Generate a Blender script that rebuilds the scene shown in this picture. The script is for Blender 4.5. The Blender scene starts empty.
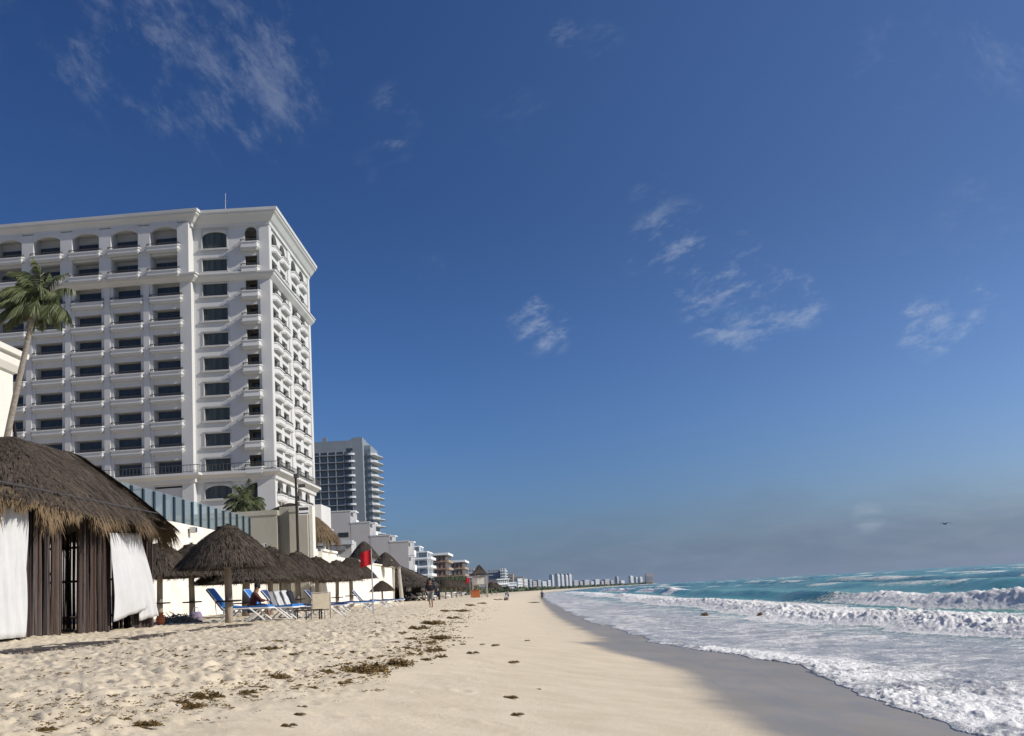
import bpy, bmesh, math, random
import numpy as np
from mathutils import Vector, Matrix
random.seed(7)
R = math.radians
S = bpy.context.scene
COL = S.collection

# ------------------------------------------------------------------ camera, sky, sun, exposure
F = 1300.0
EYE = Vector((0, 0, 2.0))
PITCH, ROLL = R(9.74), R(-3.24)
def cam_matrix(yaw):
    return Matrix.Rotation(yaw, 3, 'Z') @ Matrix.Rotation(math.pi/2+PITCH, 3, 'X') @ Matrix.Rotation(ROLL, 3, 'Z')
def rayv(m, px, py):
    return m @ Vector(((px-512)/F, (368-py)/F, -1))
_v = rayv(cam_matrix(0), 535, 590)
YAW = math.atan2(_v.x, _v.y)            # the coast runs along +Y
CM = cam_matrix(YAW)
def at(px, py, Y):                       # world point seen at that pixel, Y metres up the coast
    d = rayv(CM, px, py)
    return EYE + d*(Y/d.y)
cam = bpy.data.cameras.new('camera'); co = bpy.data.objects.new('camera', cam); COL.objects.link(co)
cam.sensor_width = 36; cam.lens = F/1024*36; cam.clip_end = 60000; cam.clip_start = .1
co.matrix_world = Matrix.Translation(EYE) @ CM.to_4x4()
S.camera = co

SUN_EL, SUN_AZ = R(31), R(105)           # azimuth from +Y towards +X
W = bpy.data.worlds.new('World'); S.world = W; W.use_nodes = True
wn, wl = W.node_tree.nodes, W.node_tree.links
wn.clear()
def WN(t, **k):
    n = wn.new(t)
    for a, b in k.items(): setattr(n, a, b)
    return n
wout = WN('ShaderNodeOutputWorld'); bg = WN('ShaderNodeBackground'); bg.inputs['Strength'].default_value = .1
sky = WN('ShaderNodeTexSky', sky_type='NISHITA', sun_disc=False, sun_elevation=SUN_EL, sun_rotation=SUN_AZ,
         altitude=0, air_density=1.0, dust_density=.6, ozone_density=3.0)
wl.new(bg.outputs[0], wout.inputs[0])
tc = WN('ShaderNodeTexCoord')
def wmath(op, a, b=None, c=None, clamp=False):
    n = WN('ShaderNodeMath', operation=op, use_clamp=clamp)
    for i, v in enumerate((a, b, c)):
        if v is None: continue
        if isinstance(v, (int, float)): n.inputs[i].default_value = v
        else: wl.new(v, n.inputs[i])
    return n.outputs[0]
def wsmooth(v, lo, hi):
    n = WN('ShaderNodeMapRange', interpolation_type='SMOOTHSTEP')
    wl.new(v, n.inputs[0]); n.inputs[1].default_value = lo; n.inputs[2].default_value = hi
    return n.outputs[0]
def wnoise(scale, detail, rough, mapping=None, dist=0.0, rot=(0,0,0)):
    mp = WN('ShaderNodeMapping'); wl.new(tc.outputs['Generated'], mp.inputs[0])
    mp.inputs['Scale'].default_value = mapping or (1,1,1); mp.inputs['Rotation'].default_value = rot
    n = WN('ShaderNodeTexNoise'); n.inputs['Scale'].default_value = scale; n.inputs['Detail'].default_value = detail
    n.inputs['Roughness'].default_value = rough; n.inputs['Distortion'].default_value = dist
    wl.new(mp.outputs[0], n.inputs['Vector']); return n.outputs[0]
# clear-sky grading: a deeper blue overhead
hs = WN('ShaderNodeHueSaturation'); hs.inputs['Saturation'].default_value = 1.12; hs.inputs['Value'].default_value = .8
wl.new(sky.outputs[0], hs.inputs['Color'])
sep = WN('ShaderNodeSeparateXYZ'); wl.new(tc.outputs['Generated'], sep.inputs[0])
sundir = WN('ShaderNodeVectorMath', operation='DOT_PRODUCT'); wl.new(tc.outputs['Generated'], sundir.inputs[0])
sundir.inputs[1].default_value = (math.sin(SUN_AZ)*math.cos(SUN_EL), math.cos(SUN_AZ)*math.cos(SUN_EL), math.sin(SUN_EL))
g1 = WN('ShaderNodeMix', data_type='RGBA'); wl.new(wsmooth(sundir.outputs['Value'], -.22, .40), g1.inputs[0]); g1.inputs[6].default_value = (.36,.49,.77,1); g1.inputs[7].default_value = (.98,1.0,1.27,1)
g2 = WN('ShaderNodeMix', data_type='RGBA'); wl.new(wsmooth(sep.outputs[2], .07, .30), g2.inputs[0]); g2.inputs[6].default_value = (1.22,1.27,1.36,1); g2.inputs[7].default_value = (1,1,1,1)
g3 = WN('ShaderNodeMix', data_type='RGBA', blend_type='MULTIPLY'); g3.inputs[0].default_value = 1; wl.new(g1.outputs[2], g3.inputs[6]); wl.new(g2.outputs[2], g3.inputs[7])
g4 = WN('ShaderNodeMix', data_type='RGBA', blend_type='MULTIPLY'); g4.inputs[0].default_value = 1; wl.new(hs.outputs[0], g4.inputs[6]); wl.new(g3.outputs[2], g4.inputs[7])
# thin high cloud wisps standing in certain directions of the sky
def wstreak(px, py, deg, scale, stretch, detail=8, rough=.62):     # noise drawn out along one direction of the sky
    c = rayv(CM, px, py).normalized(); e = rayv(CM, px+200*math.cos(R(deg)), py-200*math.sin(R(deg))).normalized()
    a = (e-c*e.dot(c)).normalized(); b = c.cross(a)
    cb = WN('ShaderNodeCombineXYZ')
    for i, (v, k) in enumerate(((a, 1/stretch), (b, 1.0), (c, 1.0))):
        dp = WN('ShaderNodeVectorMath', operation='DOT_PRODUCT'); wl.new(tc.outputs['Generated'], dp.inputs[0]); dp.inputs[1].default_value = v*k; wl.new(dp.outputs['Value'], cb.inputs[i])
    n = WN('ShaderNodeTexNoise'); n.inputs['Scale'].default_value = scale; n.inputs['Detail'].default_value = detail; n.inputs['Roughness'].default_value = rough; n.inputs['Distortion'].default_value = .25
    wl.new(cb.outputs[0], n.inputs['Vector']); return n.outputs[0]
def windows(spots):
    acc = None
    for px, py, rad, st in spots:
        d = rayv(CM, px, py).normalized()
        dp = WN('ShaderNodeVectorMath', operation='DOT_PRODUCT'); wl.new(tc.outputs['Generated'], dp.inputs[0]); dp.inputs[1].default_value = d
        m = wmath('MULTIPLY', wsmooth(dp.outputs['Value'], math.cos(R(rad)*1.5), 1.0), st)
        acc = m if acc is None else wmath('ADD', acc, m)
    return acc
sA = [(563, 36, .7, .28), (606, 40, 1.0, .2), (397, 112, 1.2, .28), (385, 165, 1.2, .2), (524, 312, .9, .42), (540, 328, 1.1, .42), (560, 330, .9, .3), (650, 245, 1.3, .45), (685, 225, 1.1, .35), (648, 182, 1.0, .3),
      (700, 268, 1.3, .5), (735, 252, 1.1, .4), (712, 305, 1.5, .55), (742, 312, 1.3, .5), (775, 305, 1.4, .5), (808, 302, 1.0, .35), (745, 338, .8, .35), (795, 270, 1.0, .25),
      (925, 325, 1.3, .5), (950, 308, 1.3, .55), (975, 300, 1.2, .35), (985, 220, 2.0, .2), (425, 275, 1.0, .2), (510, 110, 1.6, .15), (900, 50, 2.6, .18), (890, 250, 1.2, .15)]
sB = [(150, 30, 3.6, .30), (215, 40, 3.6, .34), (265, 70, 3.4, .34), (240, 110, 2.4, .22), (120, 85, 2.6, .22), (30, 15, 3.0, .24), (1022, 20, 2.6, .5)]
nA = wstreak(700, 290, 27, 34, 2.4, 10, .68); nA2 = wstreak(700, 290, 20, 95, 2.2, 8, .7)
nB = wstreak(200, 70, -68, 15, 1.7, 10, .68); nB2 = wstreak(200, 70, -50, 50, 2.0, 9, .7)
def cov(n1, n2, win, k):
    t = wmath('ADD', wmath('MULTIPLY', n1, .52), wmath('MULTIPLY', n2, .48))
    return wmath('MULTIPLY', wmath('MULTIPLY', wsmooth(wmath('ADD', t, wmath('MULTIPLY', wmath('MINIMUM', win, .6), .10)), .515, .72), wsmooth(win, .03, .55)), k)
cl = wmath('MAXIMUM', cov(nA, nA2, windows(sA), .36), cov(nB, nB2, windows(sB), .20))
wis2 = nA2
# low grey bank of cloud and haze above the sea horizon
bank_n = wnoise(7, 8, .6, (1, 1, 3.2), .3)
edge = wmath('ADD', sep.outputs[2], wmath('MULTIPLY', wmath('SUBTRACT', bank_n, .5), -.075))
bank = wmath('MULTIPLY', wmath('SUBTRACT', 1.0, wsmooth(edge, .008, .072)), .72)
bank = wmath('MULTIPLY', bank, wsmooth(bank_n, .12, .6))
m1 = WN('ShaderNodeMix', data_type='RGBA'); wl.new(bank, m1.inputs[0]); wl.new(g4.outputs[2], m1.inputs[6]); bn2 = wnoise(16, 7, .62, (1, 1, 4.5), .3)
bm_ = WN('ShaderNodeMix', data_type='RGBA'); wl.new(wsmooth(bn2, .40, .68), bm_.inputs[0]); bm_.inputs[6].default_value = (1.42, 1.95, 2.95, 1); bm_.inputs[7].default_value = (1.85, 2.4, 3.45, 1); wl.new(bm_.outputs[2], m1.inputs[7])
puff = rayv(CM, 868, 517).normalized()
dp = WN('ShaderNodeVectorMath', operation='DOT_PRODUCT'); wl.new(tc.outputs['Generated'], dp.inputs[0]); dp.inputs[1].default_value = puff
pf = wmath('MULTIPLY', wsmooth(dp.outputs['Value'], math.cos(R(.85)), 1.0), wmath('MULTIPLY', wsmooth(bn2, .35, .6), .2))
allc = wmath('MAXIMUM', cl, pf)
m2 = WN('ShaderNodeMix', data_type='RGBA'); wl.new(allc, m2.inputs[0]); wl.new(m1.outputs[2], m2.inputs[6]); m2.inputs[7].default_value = (5.6, 6.2, 7.0, 1)
wl.new(m2.outputs[2], bg.inputs['Color'])

sl = bpy.data.lights.new('sun', 'SUN'); sl.energy = 4.9; sl.angle = R(.55); sl.color = (1, .945, .86)
so = bpy.data.objects.new('sun', sl); COL.objects.link(so)
to_sun = Vector((math.sin(SUN_AZ)*math.cos(SUN_EL), math.cos(SUN_AZ)*math.cos(SUN_EL), math.sin(SUN_EL)))
so.rotation_euler = to_sun.to_track_quat('Z', 'Y').to_euler(); so.location = (60, -20, 60)
vs = S.view_settings; vs.view_transform = 'Standard'; vs.look = 'None'; vs.gamma = 1; vs.exposure = 0.0; vs.use_curve_mapping = False

# ------------------------------------------------------------------ helpers
def tag(o, label=None, cat=None, group=None, kind=None):
    if label: o['label'] = label
    if cat: o['category'] = cat
    if group: o['group'] = group
    if kind: o['kind'] = kind
    return o
def empty(name, loc, rz=0, **k):
    o = bpy.data.objects.new(name, None); COL.objects.link(o); o.location = loc; o.rotation_euler.z = rz
    o.empty_display_size = .3
    return tag(o, **k)
def link(name, me, parent=None, loc=(0,0,0), rz=0, **k):
    o = bpy.data.objects.new(name, me); COL.objects.link(o); o.location = loc; o.rotation_euler.z = rz
    if parent: o.parent = parent
    return tag(o, **k)
def copy_tree(o, parent=None):
    c = o.copy(); COL.objects.link(c); c.parent = parent
    for ch in list(o.children): copy_tree(ch, c)
    return c

class MB:
    def __init__(s): s.v = []; s.f = []; s.m = []; s.mi = 0
    def add(s, vs, fs):
        b = len(s.v); s.v += [tuple(v) for v in vs]
        for f in fs: s.f.append([i+b for i in f]); s.m.append(s.mi)
    def box(s, x0, x1, y0, y1, z0, z1, mat=None):
        vs = [Vector(p) for p in ((x0,y0,z0),(x1,y0,z0),(x1,y1,z0),(x0,y1,z0),(x0,y0,z1),(x1,y0,z1),(x1,y1,z1),(x0,y1,z1))]
        if mat is not None: vs = [mat @ v for v in vs]
        s.add(vs, [(0,3,2,1),(4,5,6,7),(0,1,5,4),(1,2,6,5),(2,3,7,6),(3,0,4,7)])
    def prism(s, pts, z0, z1, mat=None):
        n = len(pts)
        vs = [Vector((x,y,z0)) for x,y in pts] + [Vector((x,y,z1)) for x,y in pts]
        if mat is not None: vs = [mat @ v for v in vs]
        s.add(vs, [tuple(range(n-1,-1,-1)), tuple(range(n,2*n))] + [(i,(i+1)%n,n+(i+1)%n,n+i) for i in range(n)])
    def tube(s, pts, rads, n=8, cap=True):
        pts = [Vector(p) for p in pts]
        if not hasattr(rads, '__len__'): rads = [rads]*len(pts)
        rings = []
        for i, p in enumerate(pts):
            t = (pts[min(i+1,len(pts)-1)]-pts[max(i-1,0)]).normalized()
            a = t.cross(Vector((0,0,1)))
            if a.length < .05: a = t.cross(Vector((1,0,0)))
            a.normalize(); b = t.cross(a).normalized()
            rings.append([p+(a*math.cos(2*math.pi*k/n)+b*math.sin(2*math.pi*k/n))*rads[i] for k in range(n)])
        vs = [v for r in rings for v in r]; fs = []
        for i in range(len(pts)-1):
            for k in range(n):
                fs.append((i*n+k, i*n+(k+1)%n, (i+1)*n+(k+1)%n, (i+1)*n+k))
        if cap: fs += [tuple(range(n-1,-1,-1)), tuple(range((len(pts)-1)*n, len(pts)*n))]
        s.add(vs, fs)
    def lathe(s, prof, n=48, wob=None):
        vs = []; fs = []
        for j, (r, z) in enumerate(prof):
            for k in range(n):
                a = 2*math.pi*k/n; rr, zz = r, z
                if wob: dr, dz = wob(a, j); rr += dr*min(1, r*2); zz += dz
                vs.append((rr*math.cos(a), rr*math.sin(a), zz))
        for j in range(len(prof)-1):
            for k in range(n):
                fs.append((j*n+k, j*n+(k+1)%n, (j+1)*n+(k+1)%n, (j+1)*n+k))
        s.add(vs, fs)
    def mesh(s, name, mats, smooth=False):
        me = bpy.data.meshes.new(name); me.from_pydata(s.v, [], s.f)
        if not isinstance(mats, (list, tuple)): mats = [mats]
        for m in mats: me.materials.append(m)
        if len(mats) > 1: me.polygons.foreach_set('material_index', s.m)
        if smooth: me.polygons.foreach_set('use_smooth', [True]*len(me.polygons))
        me.validate(); me.update(); return me
    def build(s, name, mats, parent=None, smooth=False, loc=(0,0,0), rz=0, fix=True, **k):
        me = s.mesh(name, mats, smooth)
        if fix and len(me.polygons) < 60000:
            bm = bmesh.new(); bm.from_mesh(me); bmesh.ops.recalc_face_normals(bm, faces=bm.faces); bm.to_mesh(me); bm.free()
        return link(name, me, parent, loc, rz, **k)

# ------------------------------------------------------------------ materials
def mat(name, col, rough=.7, var=.12, scale=4.0, bump=0.0, bscale=30.0, stretch=(1,1,1), spec=.3, metal=0, col2=None, coords='Object', detail=5, trans=0, back=None):
    m = bpy.data.materials.new(name); m.use_nodes = True
    nt = m.node_tree; n, l = nt.nodes, nt.links
    p = n['Principled BSDF']; p.inputs['Roughness'].default_value = rough; p.inputs['Specular IOR Level'].default_value = spec
    p.inputs['Metallic'].default_value = metal
    if trans: p.inputs['Transmission Weight'].default_value = trans
    t = n.new('ShaderNodeTexCoord'); mp = n.new('ShaderNodeMapping'); mp.inputs['Scale'].default_value = stretch
    l.new(t.outputs[coords], mp.inputs[0])
    tx = n.new('ShaderNodeTexNoise'); tx.inputs['Scale'].default_value = scale; tx.inputs['Detail'].default_value = detail; tx.inputs['Roughness'].default_value = .6
    l.new(mp.outputs[0], tx.inputs['Vector'])
    mr = n.new('ShaderNodeMapRange'); mr.inputs[1].default_value = .28; mr.inputs[2].default_value = .72; l.new(tx.outputs[0], mr.inputs[0])
    mx = n.new('ShaderNodeMix'); mx.data_type = 'RGBA'; l.new(mr.outputs[0], mx.inputs[0])
    c2 = col2 or tuple(min(1, c*(1+var)) for c in col)
    c1 = col if col2 else tuple(c*(1-var) for c in col)
    mx.inputs[6].default_value = (*c1, 1); mx.inputs[7].default_value = (*c2, 1)
    l.new(mx.outputs[2], p.inputs['Base Color'])
    if bump:
        tb = n.new('ShaderNodeTexNoise'); tb.inputs['Scale'].default_value = bscale; tb.inputs['Detail'].default_value = 4; l.new(mp.outputs[0], tb.inputs['Vector'])
        b = n.new('ShaderNodeBump'); b.inputs['Strength'].default_value = bump; b.inputs['Distance'].default_value = .05
        l.new(tb.outputs[0], b.inputs['Height']); l.new(b.outputs[0], p.inputs['Normal'])
    return m
M = dict(
 stucco = mat('stucco', (.49,.485,.46), .85, 0, .30, .15, 6, stretch=(1,1,.35), col2=(.56,.555,.535), detail=8),
 cream = mat('cream_stucco', (.62,.59,.51), .85, .08, .5, .2, 8, col2=(.68,.655,.58)),
 seawall = mat('seawall_paint', (.66,.60,.49), .85, 0, .8, .3, 6, col2=(.80,.77,.69)),
 beige = mat('beige_render', (.30,.28,.225), .9, 0, .6, .25, 5, stretch=(1,1,.35), col2=(.40,.375,.31)),
 trimgrey = mat('grey_trim', (.42,.41,.39), .8, .1, 1),
 soffit = mat('soffit', (.62,.61,.58), .85, .06, 1),
 glassdark = mat('dark_glass', (.028,.034,.038), .12, .3, 1.2, spec=.5),
 glasscurtain = mat('curtained_glass', (.022,.030,.028), .3, 0, 2.2, stretch=(1,1,.02), spec=.3, col2=(.085,.10,.095)),
 rail = mat('dark_railing', (.06,.055,.05), .5, .2, 3),
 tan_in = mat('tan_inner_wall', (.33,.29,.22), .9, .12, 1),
 greytower = mat('grey_tower', (.20,.225,.245), .7, .08, .4),
 greyglass = mat('grey_glass', (.12,.15,.175), .18, .4, .25, spec=.5),
 greyslab = mat('grey_slab', (.23,.25,.268), .8, .08, .4),
 pink = mat('pinkish_wall', (.46,.38,.34), .85, .1, .5),
 palegrey = mat('pale_grey', (.45,.46,.46), .8, .08, .4),
 concrete = mat('grey_concrete', (.36,.355,.35), .9, .06, .3, .1, 4),
 white = mat('white_paint', (.78,.78,.76), .6, .04, 2),
 brown = mat('brown_wall', (.30,.20,.14), .85, .15, .5),
 brown2 = mat('tan_wall', (.40,.31,.22), .85, .15, .5),
 thatch = mat('thatch', (.040,.031,.024), .95, 0, 5, .9, 22, stretch=(1,1,.35), spec=.1, col2=(.120,.096,.073), detail=10),
 thatchlight = mat('thatch_fringe', (.12,.085,.05), .95, 0, 7, .6, 30, stretch=(1,1,.3), spec=.1, col2=(.235,.168,.10), detail=6),
 thatchfar = mat('thatch_far', (.05,.04,.033), .95, 0, 3, .6, 12, spec=.1, col2=(.12,.10,.08)),
 stick = mat('dark_sticks', (.016,.012,.011), .85, 0, 5, .4, 20, stretch=(3,3,.3), spec=.2, col2=(.045,.034,.030)),
 stick2 = mat('brown_sticks', (.045,.030,.024), .85, 0, 5, .4, 20, stretch=(3,3,.3), spec=.2, col2=(.085,.058,.046)),
 stick3 = mat('grey_sticks', (.06,.05,.046), .85, 0, 5, .4, 20, stretch=(3,3,.3), spec=.2, col2=(.12,.10,.093)),
 log = mat('grey_log', (.20,.165,.125), .85, 0, 7, .5, 18, stretch=(1,1,.25), spec=.2, col2=(.36,.31,.25)),
 paleLog = mat('pale_log', (.36,.33,.28), .85, .2, 6, .3, 18, stretch=(1,1,.25)),
 cloth = mat('white_cloth', (.50,.50,.49), .9, .05, 3, .15, 9),
 board = mat('weathered_board', (.075,.062,.052), .85, 0, 5, .3, 20, stretch=(.3,3,1), col2=(.17,.145,.12)),
 blue = mat('blue_sling', (.03,.15,.40), .7, .2, 6),
 bluedark = mat('navy_sling', (.02,.045,.14), .7, .2, 6),
 whiteplastic = mat('white_plastic', (.74,.73,.70), .4, .08, 5),
 striped = mat('grey_towel', (.30,.30,.29), .95, 0, 9, col2=(.62,.62,.60), stretch=(1,6,1)),
 tansling = mat('tan_sling', (.44,.375,.27), .85, .12, 5),
 red = mat('red_flag', (.50,.012,.018), .75, .15, 4),
 orange = mat('orange_paint', (.42,.13,.045), .7, .3, 4),
 palmtrunk = mat('palm_trunk', (.17,.145,.115), .9, 0, 3, .6, 10, stretch=(1,1,3), col2=(.30,.265,.22)),
 frond = mat('palm_frond', (.035,.05,.018), .55, 0, 1.4, spec=.4, col2=(.115,.13,.045)),
 fronddry = mat('dry_frond', (.20,.13,.06), .8, .3, 4),
 leaf = mat('leaf', (.03,.05,.022), .6, 0, 1.0, spec=.3, col2=(.085,.11,.045)),
 trunk = mat('bark', (.12,.09,.07), .9, .2, 4),
 skin = mat('skin', (.24,.13,.085), .6, .08, 8),
 navycloth = mat('navy_cloth', (.018,.020,.028), .85, .2, 8),
 greycloth = mat('grey_cloth', (.20,.20,.19), .85, .2, 8),
 maroon = mat('maroon_cloth', (.085,.022,.020), .85, .2, 8),
 hair = mat('hair', (.012,.010,.009), .7, .2, 10),
 weed = mat('sargassum', (.085,.055,.02), .85, 0, 22, spec=.15, col2=(.27,.185,.075)),
 weeddark = mat('dark_debris', (.03,.022,.015), .9, 0, 14, col2=(.07,.05,.035)),
 purple = mat('purple_cloth', (.24,.20,.30), .9, .2, 8),
 metal = mat('galvanised', (.42,.42,.42), .4, .1, 4, metal=.6),
 bird = mat('bird_plumage', (.03,.03,.032), .8, .2, 5),
)
# blue-green glass of the terrace screen
def glass_mat():
    m = bpy.data.materials.new('terrace_glass'); m.use_nodes = True
    n, l = m.node_tree.nodes, m.node_tree.links
    p = n['Principled BSDF']; p.inputs['Base Color'].default_value = (.33,.39,.40,1); p.inputs['Roughness'].default_value = .08
    tr = n.new('ShaderNodeBsdfTransparent'); tr.inputs[0].default_value = (.62,.74,.79,1)
    mx = n.new('ShaderNodeMixShader'); mx.inputs[0].default_value = .35
    l.new(tr.outputs[0], mx.inputs[1]); l.new(p.outputs[0], mx.inputs[2]); l.new(mx.outputs[0], n['Material Output'].inputs[0])
    return m
M['glass'] = glass_mat()

# ------------------------------------------------------------------ ground functions
SY = [-50,0,15,22,29,37,45,60,78,150,250,400,700,1000,1800,2500,3500,5000,6000,6600,9000]
SX = [5,5,5.15,5.2,5.4,4.9,3.9,3.6,3.0,2.3,1.9,2.2,5,14,60,125,245,460,560,600,-2500]
def shore(Y): return np.interp(Y, SY, SX)
def hsh(ix, iy, seed):
    h = (ix.astype(np.int64)*374761393 + iy.astype(np.int64)*668265263 + seed*1442695041) & 0xffffffff
    h = ((h ^ (h >> 13))*1274126177) & 0xffffffff
    return ((h ^ (h >> 16)) & 0xffff)/65535.0
def vn(x, y, seed=0):
    ix = np.floor(x); iy = np.floor(y); fx = x-ix; fy = y-iy
    fx = fx*fx*(3-2*fx); fy = fy*fy*(3-2*fy); ix = ix.astype(np.int64); iy = iy.astype(np.int64)
    a = hsh(ix,iy,seed); b = hsh(ix+1,iy,seed); c = hsh(ix,iy+1,seed); d = hsh(ix+1,iy+1,seed)
    return (a*(1-fx)+b*fx)*(1-fy)+(c*(1-fx)+d*fx)*fy
def fbm(x, y, seed=0, o=4):
    t = 0; a = .5; n = 0
    for i in range(o): t = t+a*vn(x*2**i, y*2**i, seed+i*17); n += a; a *= .55
    return t/n
def sstep(x, a, b):
    t = np.clip((x-a)/(b-a), 0, 1); return t*t*(3-2*t)
PC = [-60,-22,-15,-12,-9,-7.5,-5.4,-3,0,3,10,30,200]
PZ = [1.80,1.70,1.58,1.46,1.32,1.1,.73,.33,.05,-.12,-.6,-2,-4]
def sand_z(X, Y):
    c = X-shore(Y)
    z = np.interp(c, PC, PZ); z = (z+np.interp(c-.5, PC, PZ)+np.interp(c+.5, PC, PZ))/3
    return z
def dents(X, Y, cell, seed, rad, depth):
    out = np.zeros_like(X); gx = np.floor(X/cell).astype(np.int64); gy = np.floor(Y/cell).astype(np.int64)
    for dx in (-1,0,1):
        for dy in (-1,0,1):
            ix, iy = gx+dx, gy+dy
            px = (ix+hsh(ix,iy,seed))*cell; py = (iy+hsh(ix,iy,seed+5))*cell
            an = hsh(ix,iy,seed+9)*3.14; s = .6+.7*hsh(ix,iy,seed+11)
            ux, uy = (X-px)*np.cos(an)+(Y-py)*np.sin(an), -(X-px)*np.sin(an)+(Y-py)*np.cos(an)
            r2 = (ux/(rad*s*1.5))**2+(uy/(rad*s*.8))**2
            keep = hsh(ix,iy,seed+13) > .25
            out += keep*depth*s*(-np.exp(-r2*1.4)*1.35+.55*np.exp(-(np.sqrt(r2)-1.5)**2*3.5))
    return out
def rough_mask(X, Y):
    c = X-shore(Y)
    b = -7.3+1.5*(fbm(X*.25+3, Y*.18, 41, 3)-.5)*2
    return sstep(-c, -b-.2, -b+1.6)
def ground_z(x, y):
    X = np.array([float(x)]); Y = np.array([float(y)])
    return float(sand_z(X, Y)[0])+.01

def polar_grid(r_list, a_list, cy):
    rr, aa = np.meshgrid(np.array(r_list), np.array(a_list), indexing='ij')
    return rr*np.sin(aa), cy+rr*np.cos(aa)
def grid_mesh(name, X, Y, Z, material, attrs, keep=None):
    nr, na = X.shape
    co_ = np.stack([X,Y,Z], -1).reshape(-1,3).astype(np.float32)
    i = np.arange(nr-1)[:,None]*na+np.arange(na-1)[None,:]
    q = np.stack([i, i+1, i+na+1, i+na], -1).reshape(-1,4)[:, ::-1]
    if keep is not None:
        q = q[keep[:-1,:-1].reshape(-1) | keep[1:,1:].reshape(-1)]
        used = np.zeros(len(co_), bool); used[q.reshape(-1)] = True
        idx = np.cumsum(used)-1; q = idx[q]; co_ = co_[used]; attrs = {k: v.reshape(-1)[used] for k, v in attrs.items()}
    me = bpy.data.meshes.new(name); me.vertices.add(len(co_)); me.vertices.foreach_set('co', co_.reshape(-1))
    me.loops.add(q.size); me.loops.foreach_set('vertex_index', q.reshape(-1).astype(np.int32))
    me.polygons.add(len(q)); me.polygons.foreach_set('loop_start', np.arange(0, q.size, 4, dtype=np.int32))
    me.polygons.foreach_set('use_smooth', np.ones(len(q), bool))
    for k, v in attrs.items():
        a = me.attributes.new(k, 'FLOAT', 'POINT'); a.data.foreach_set('value', v.reshape(-1).astype(np.float32))
    me.materials.append(material); me.update(); me.validate()
    return link(name, me)
def geo(a, b, step):
    n = int(math.log(b/a)/step)+1
    return list(np.geomspace(a, b, n))
class NT:
    def __init__(s, name):
        s.m = bpy.data.materials.new(name); s.m.use_nodes = True; s.n = s.m.node_tree.nodes; s.l = s.m.node_tree.links
        s.p = s.n['Principled BSDF']; s.t = s.n.new('ShaderNodeTexCoord')
    def put(s, inp, v):
        if isinstance(v, (int, float)): inp.default_value = v
        elif isinstance(v, tuple): inp.default_value = v if len(v) != 3 else (*v, 1)
        else: s.l.new(v, inp)
    def attr(s, nm): a = s.n.new('ShaderNodeAttribute'); a.attribute_name = nm; return a.outputs['Fac']
    def math(s, op, a, b=0.0, clamp=False):
        n = s.n.new('ShaderNodeMath'); n.operation = op; n.use_clamp = clamp; s.put(n.inputs[0], a); s.put(n.inputs[1], b); return n.outputs[0]
    def noise(s, scale, detail=5, rough=.6, stretch=(1,1,1), dist=0, rot=(0,0,0)):
        mp = s.n.new('ShaderNodeMapping'); mp.inputs['Scale'].default_value = stretch; mp.inputs['Rotation'].default_value = rot; s.l.new(s.t.outputs['Object'], mp.inputs[0])
        n = s.n.new('ShaderNodeTexNoise'); n.inputs['Scale'].default_value = scale; n.inputs['Detail'].default_value = detail
        n.inputs['Roughness'].default_value = rough; n.inputs['Distortion'].default_value = dist; s.l.new(mp.outputs[0], n.inputs['Vector']); return n.outputs[0]
    def mix(s, f, a, b):
        n = s.n.new('ShaderNodeMix'); n.data_type = 'RGBA'; s.put(n.inputs[0], f); s.put(n.inputs[6], a); s.put(n.inputs[7], b); return n.outputs[2]
    def ss(s, v, a, b):
        n = s.n.new('ShaderNodeMapRange'); n.interpolation_type = 'SMOOTHSTEP'; s.put(n.inputs[0], v); n.inputs[1].default_value = a; n.inputs[2].default_value = b; return n.outputs[0]
    def bump(s, h, st, dist):
        b = s.n.new('ShaderNodeBump'); b.inputs['Strength'].default_value = st if isinstance(st, float) else 1
        if not isinstance(st, float): s.l.new(st, b.inputs['Strength'])
        b.inputs['Distance'].default_value = dist; s.l.new(h, b.inputs['Height']); return b.outputs[0]

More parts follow.
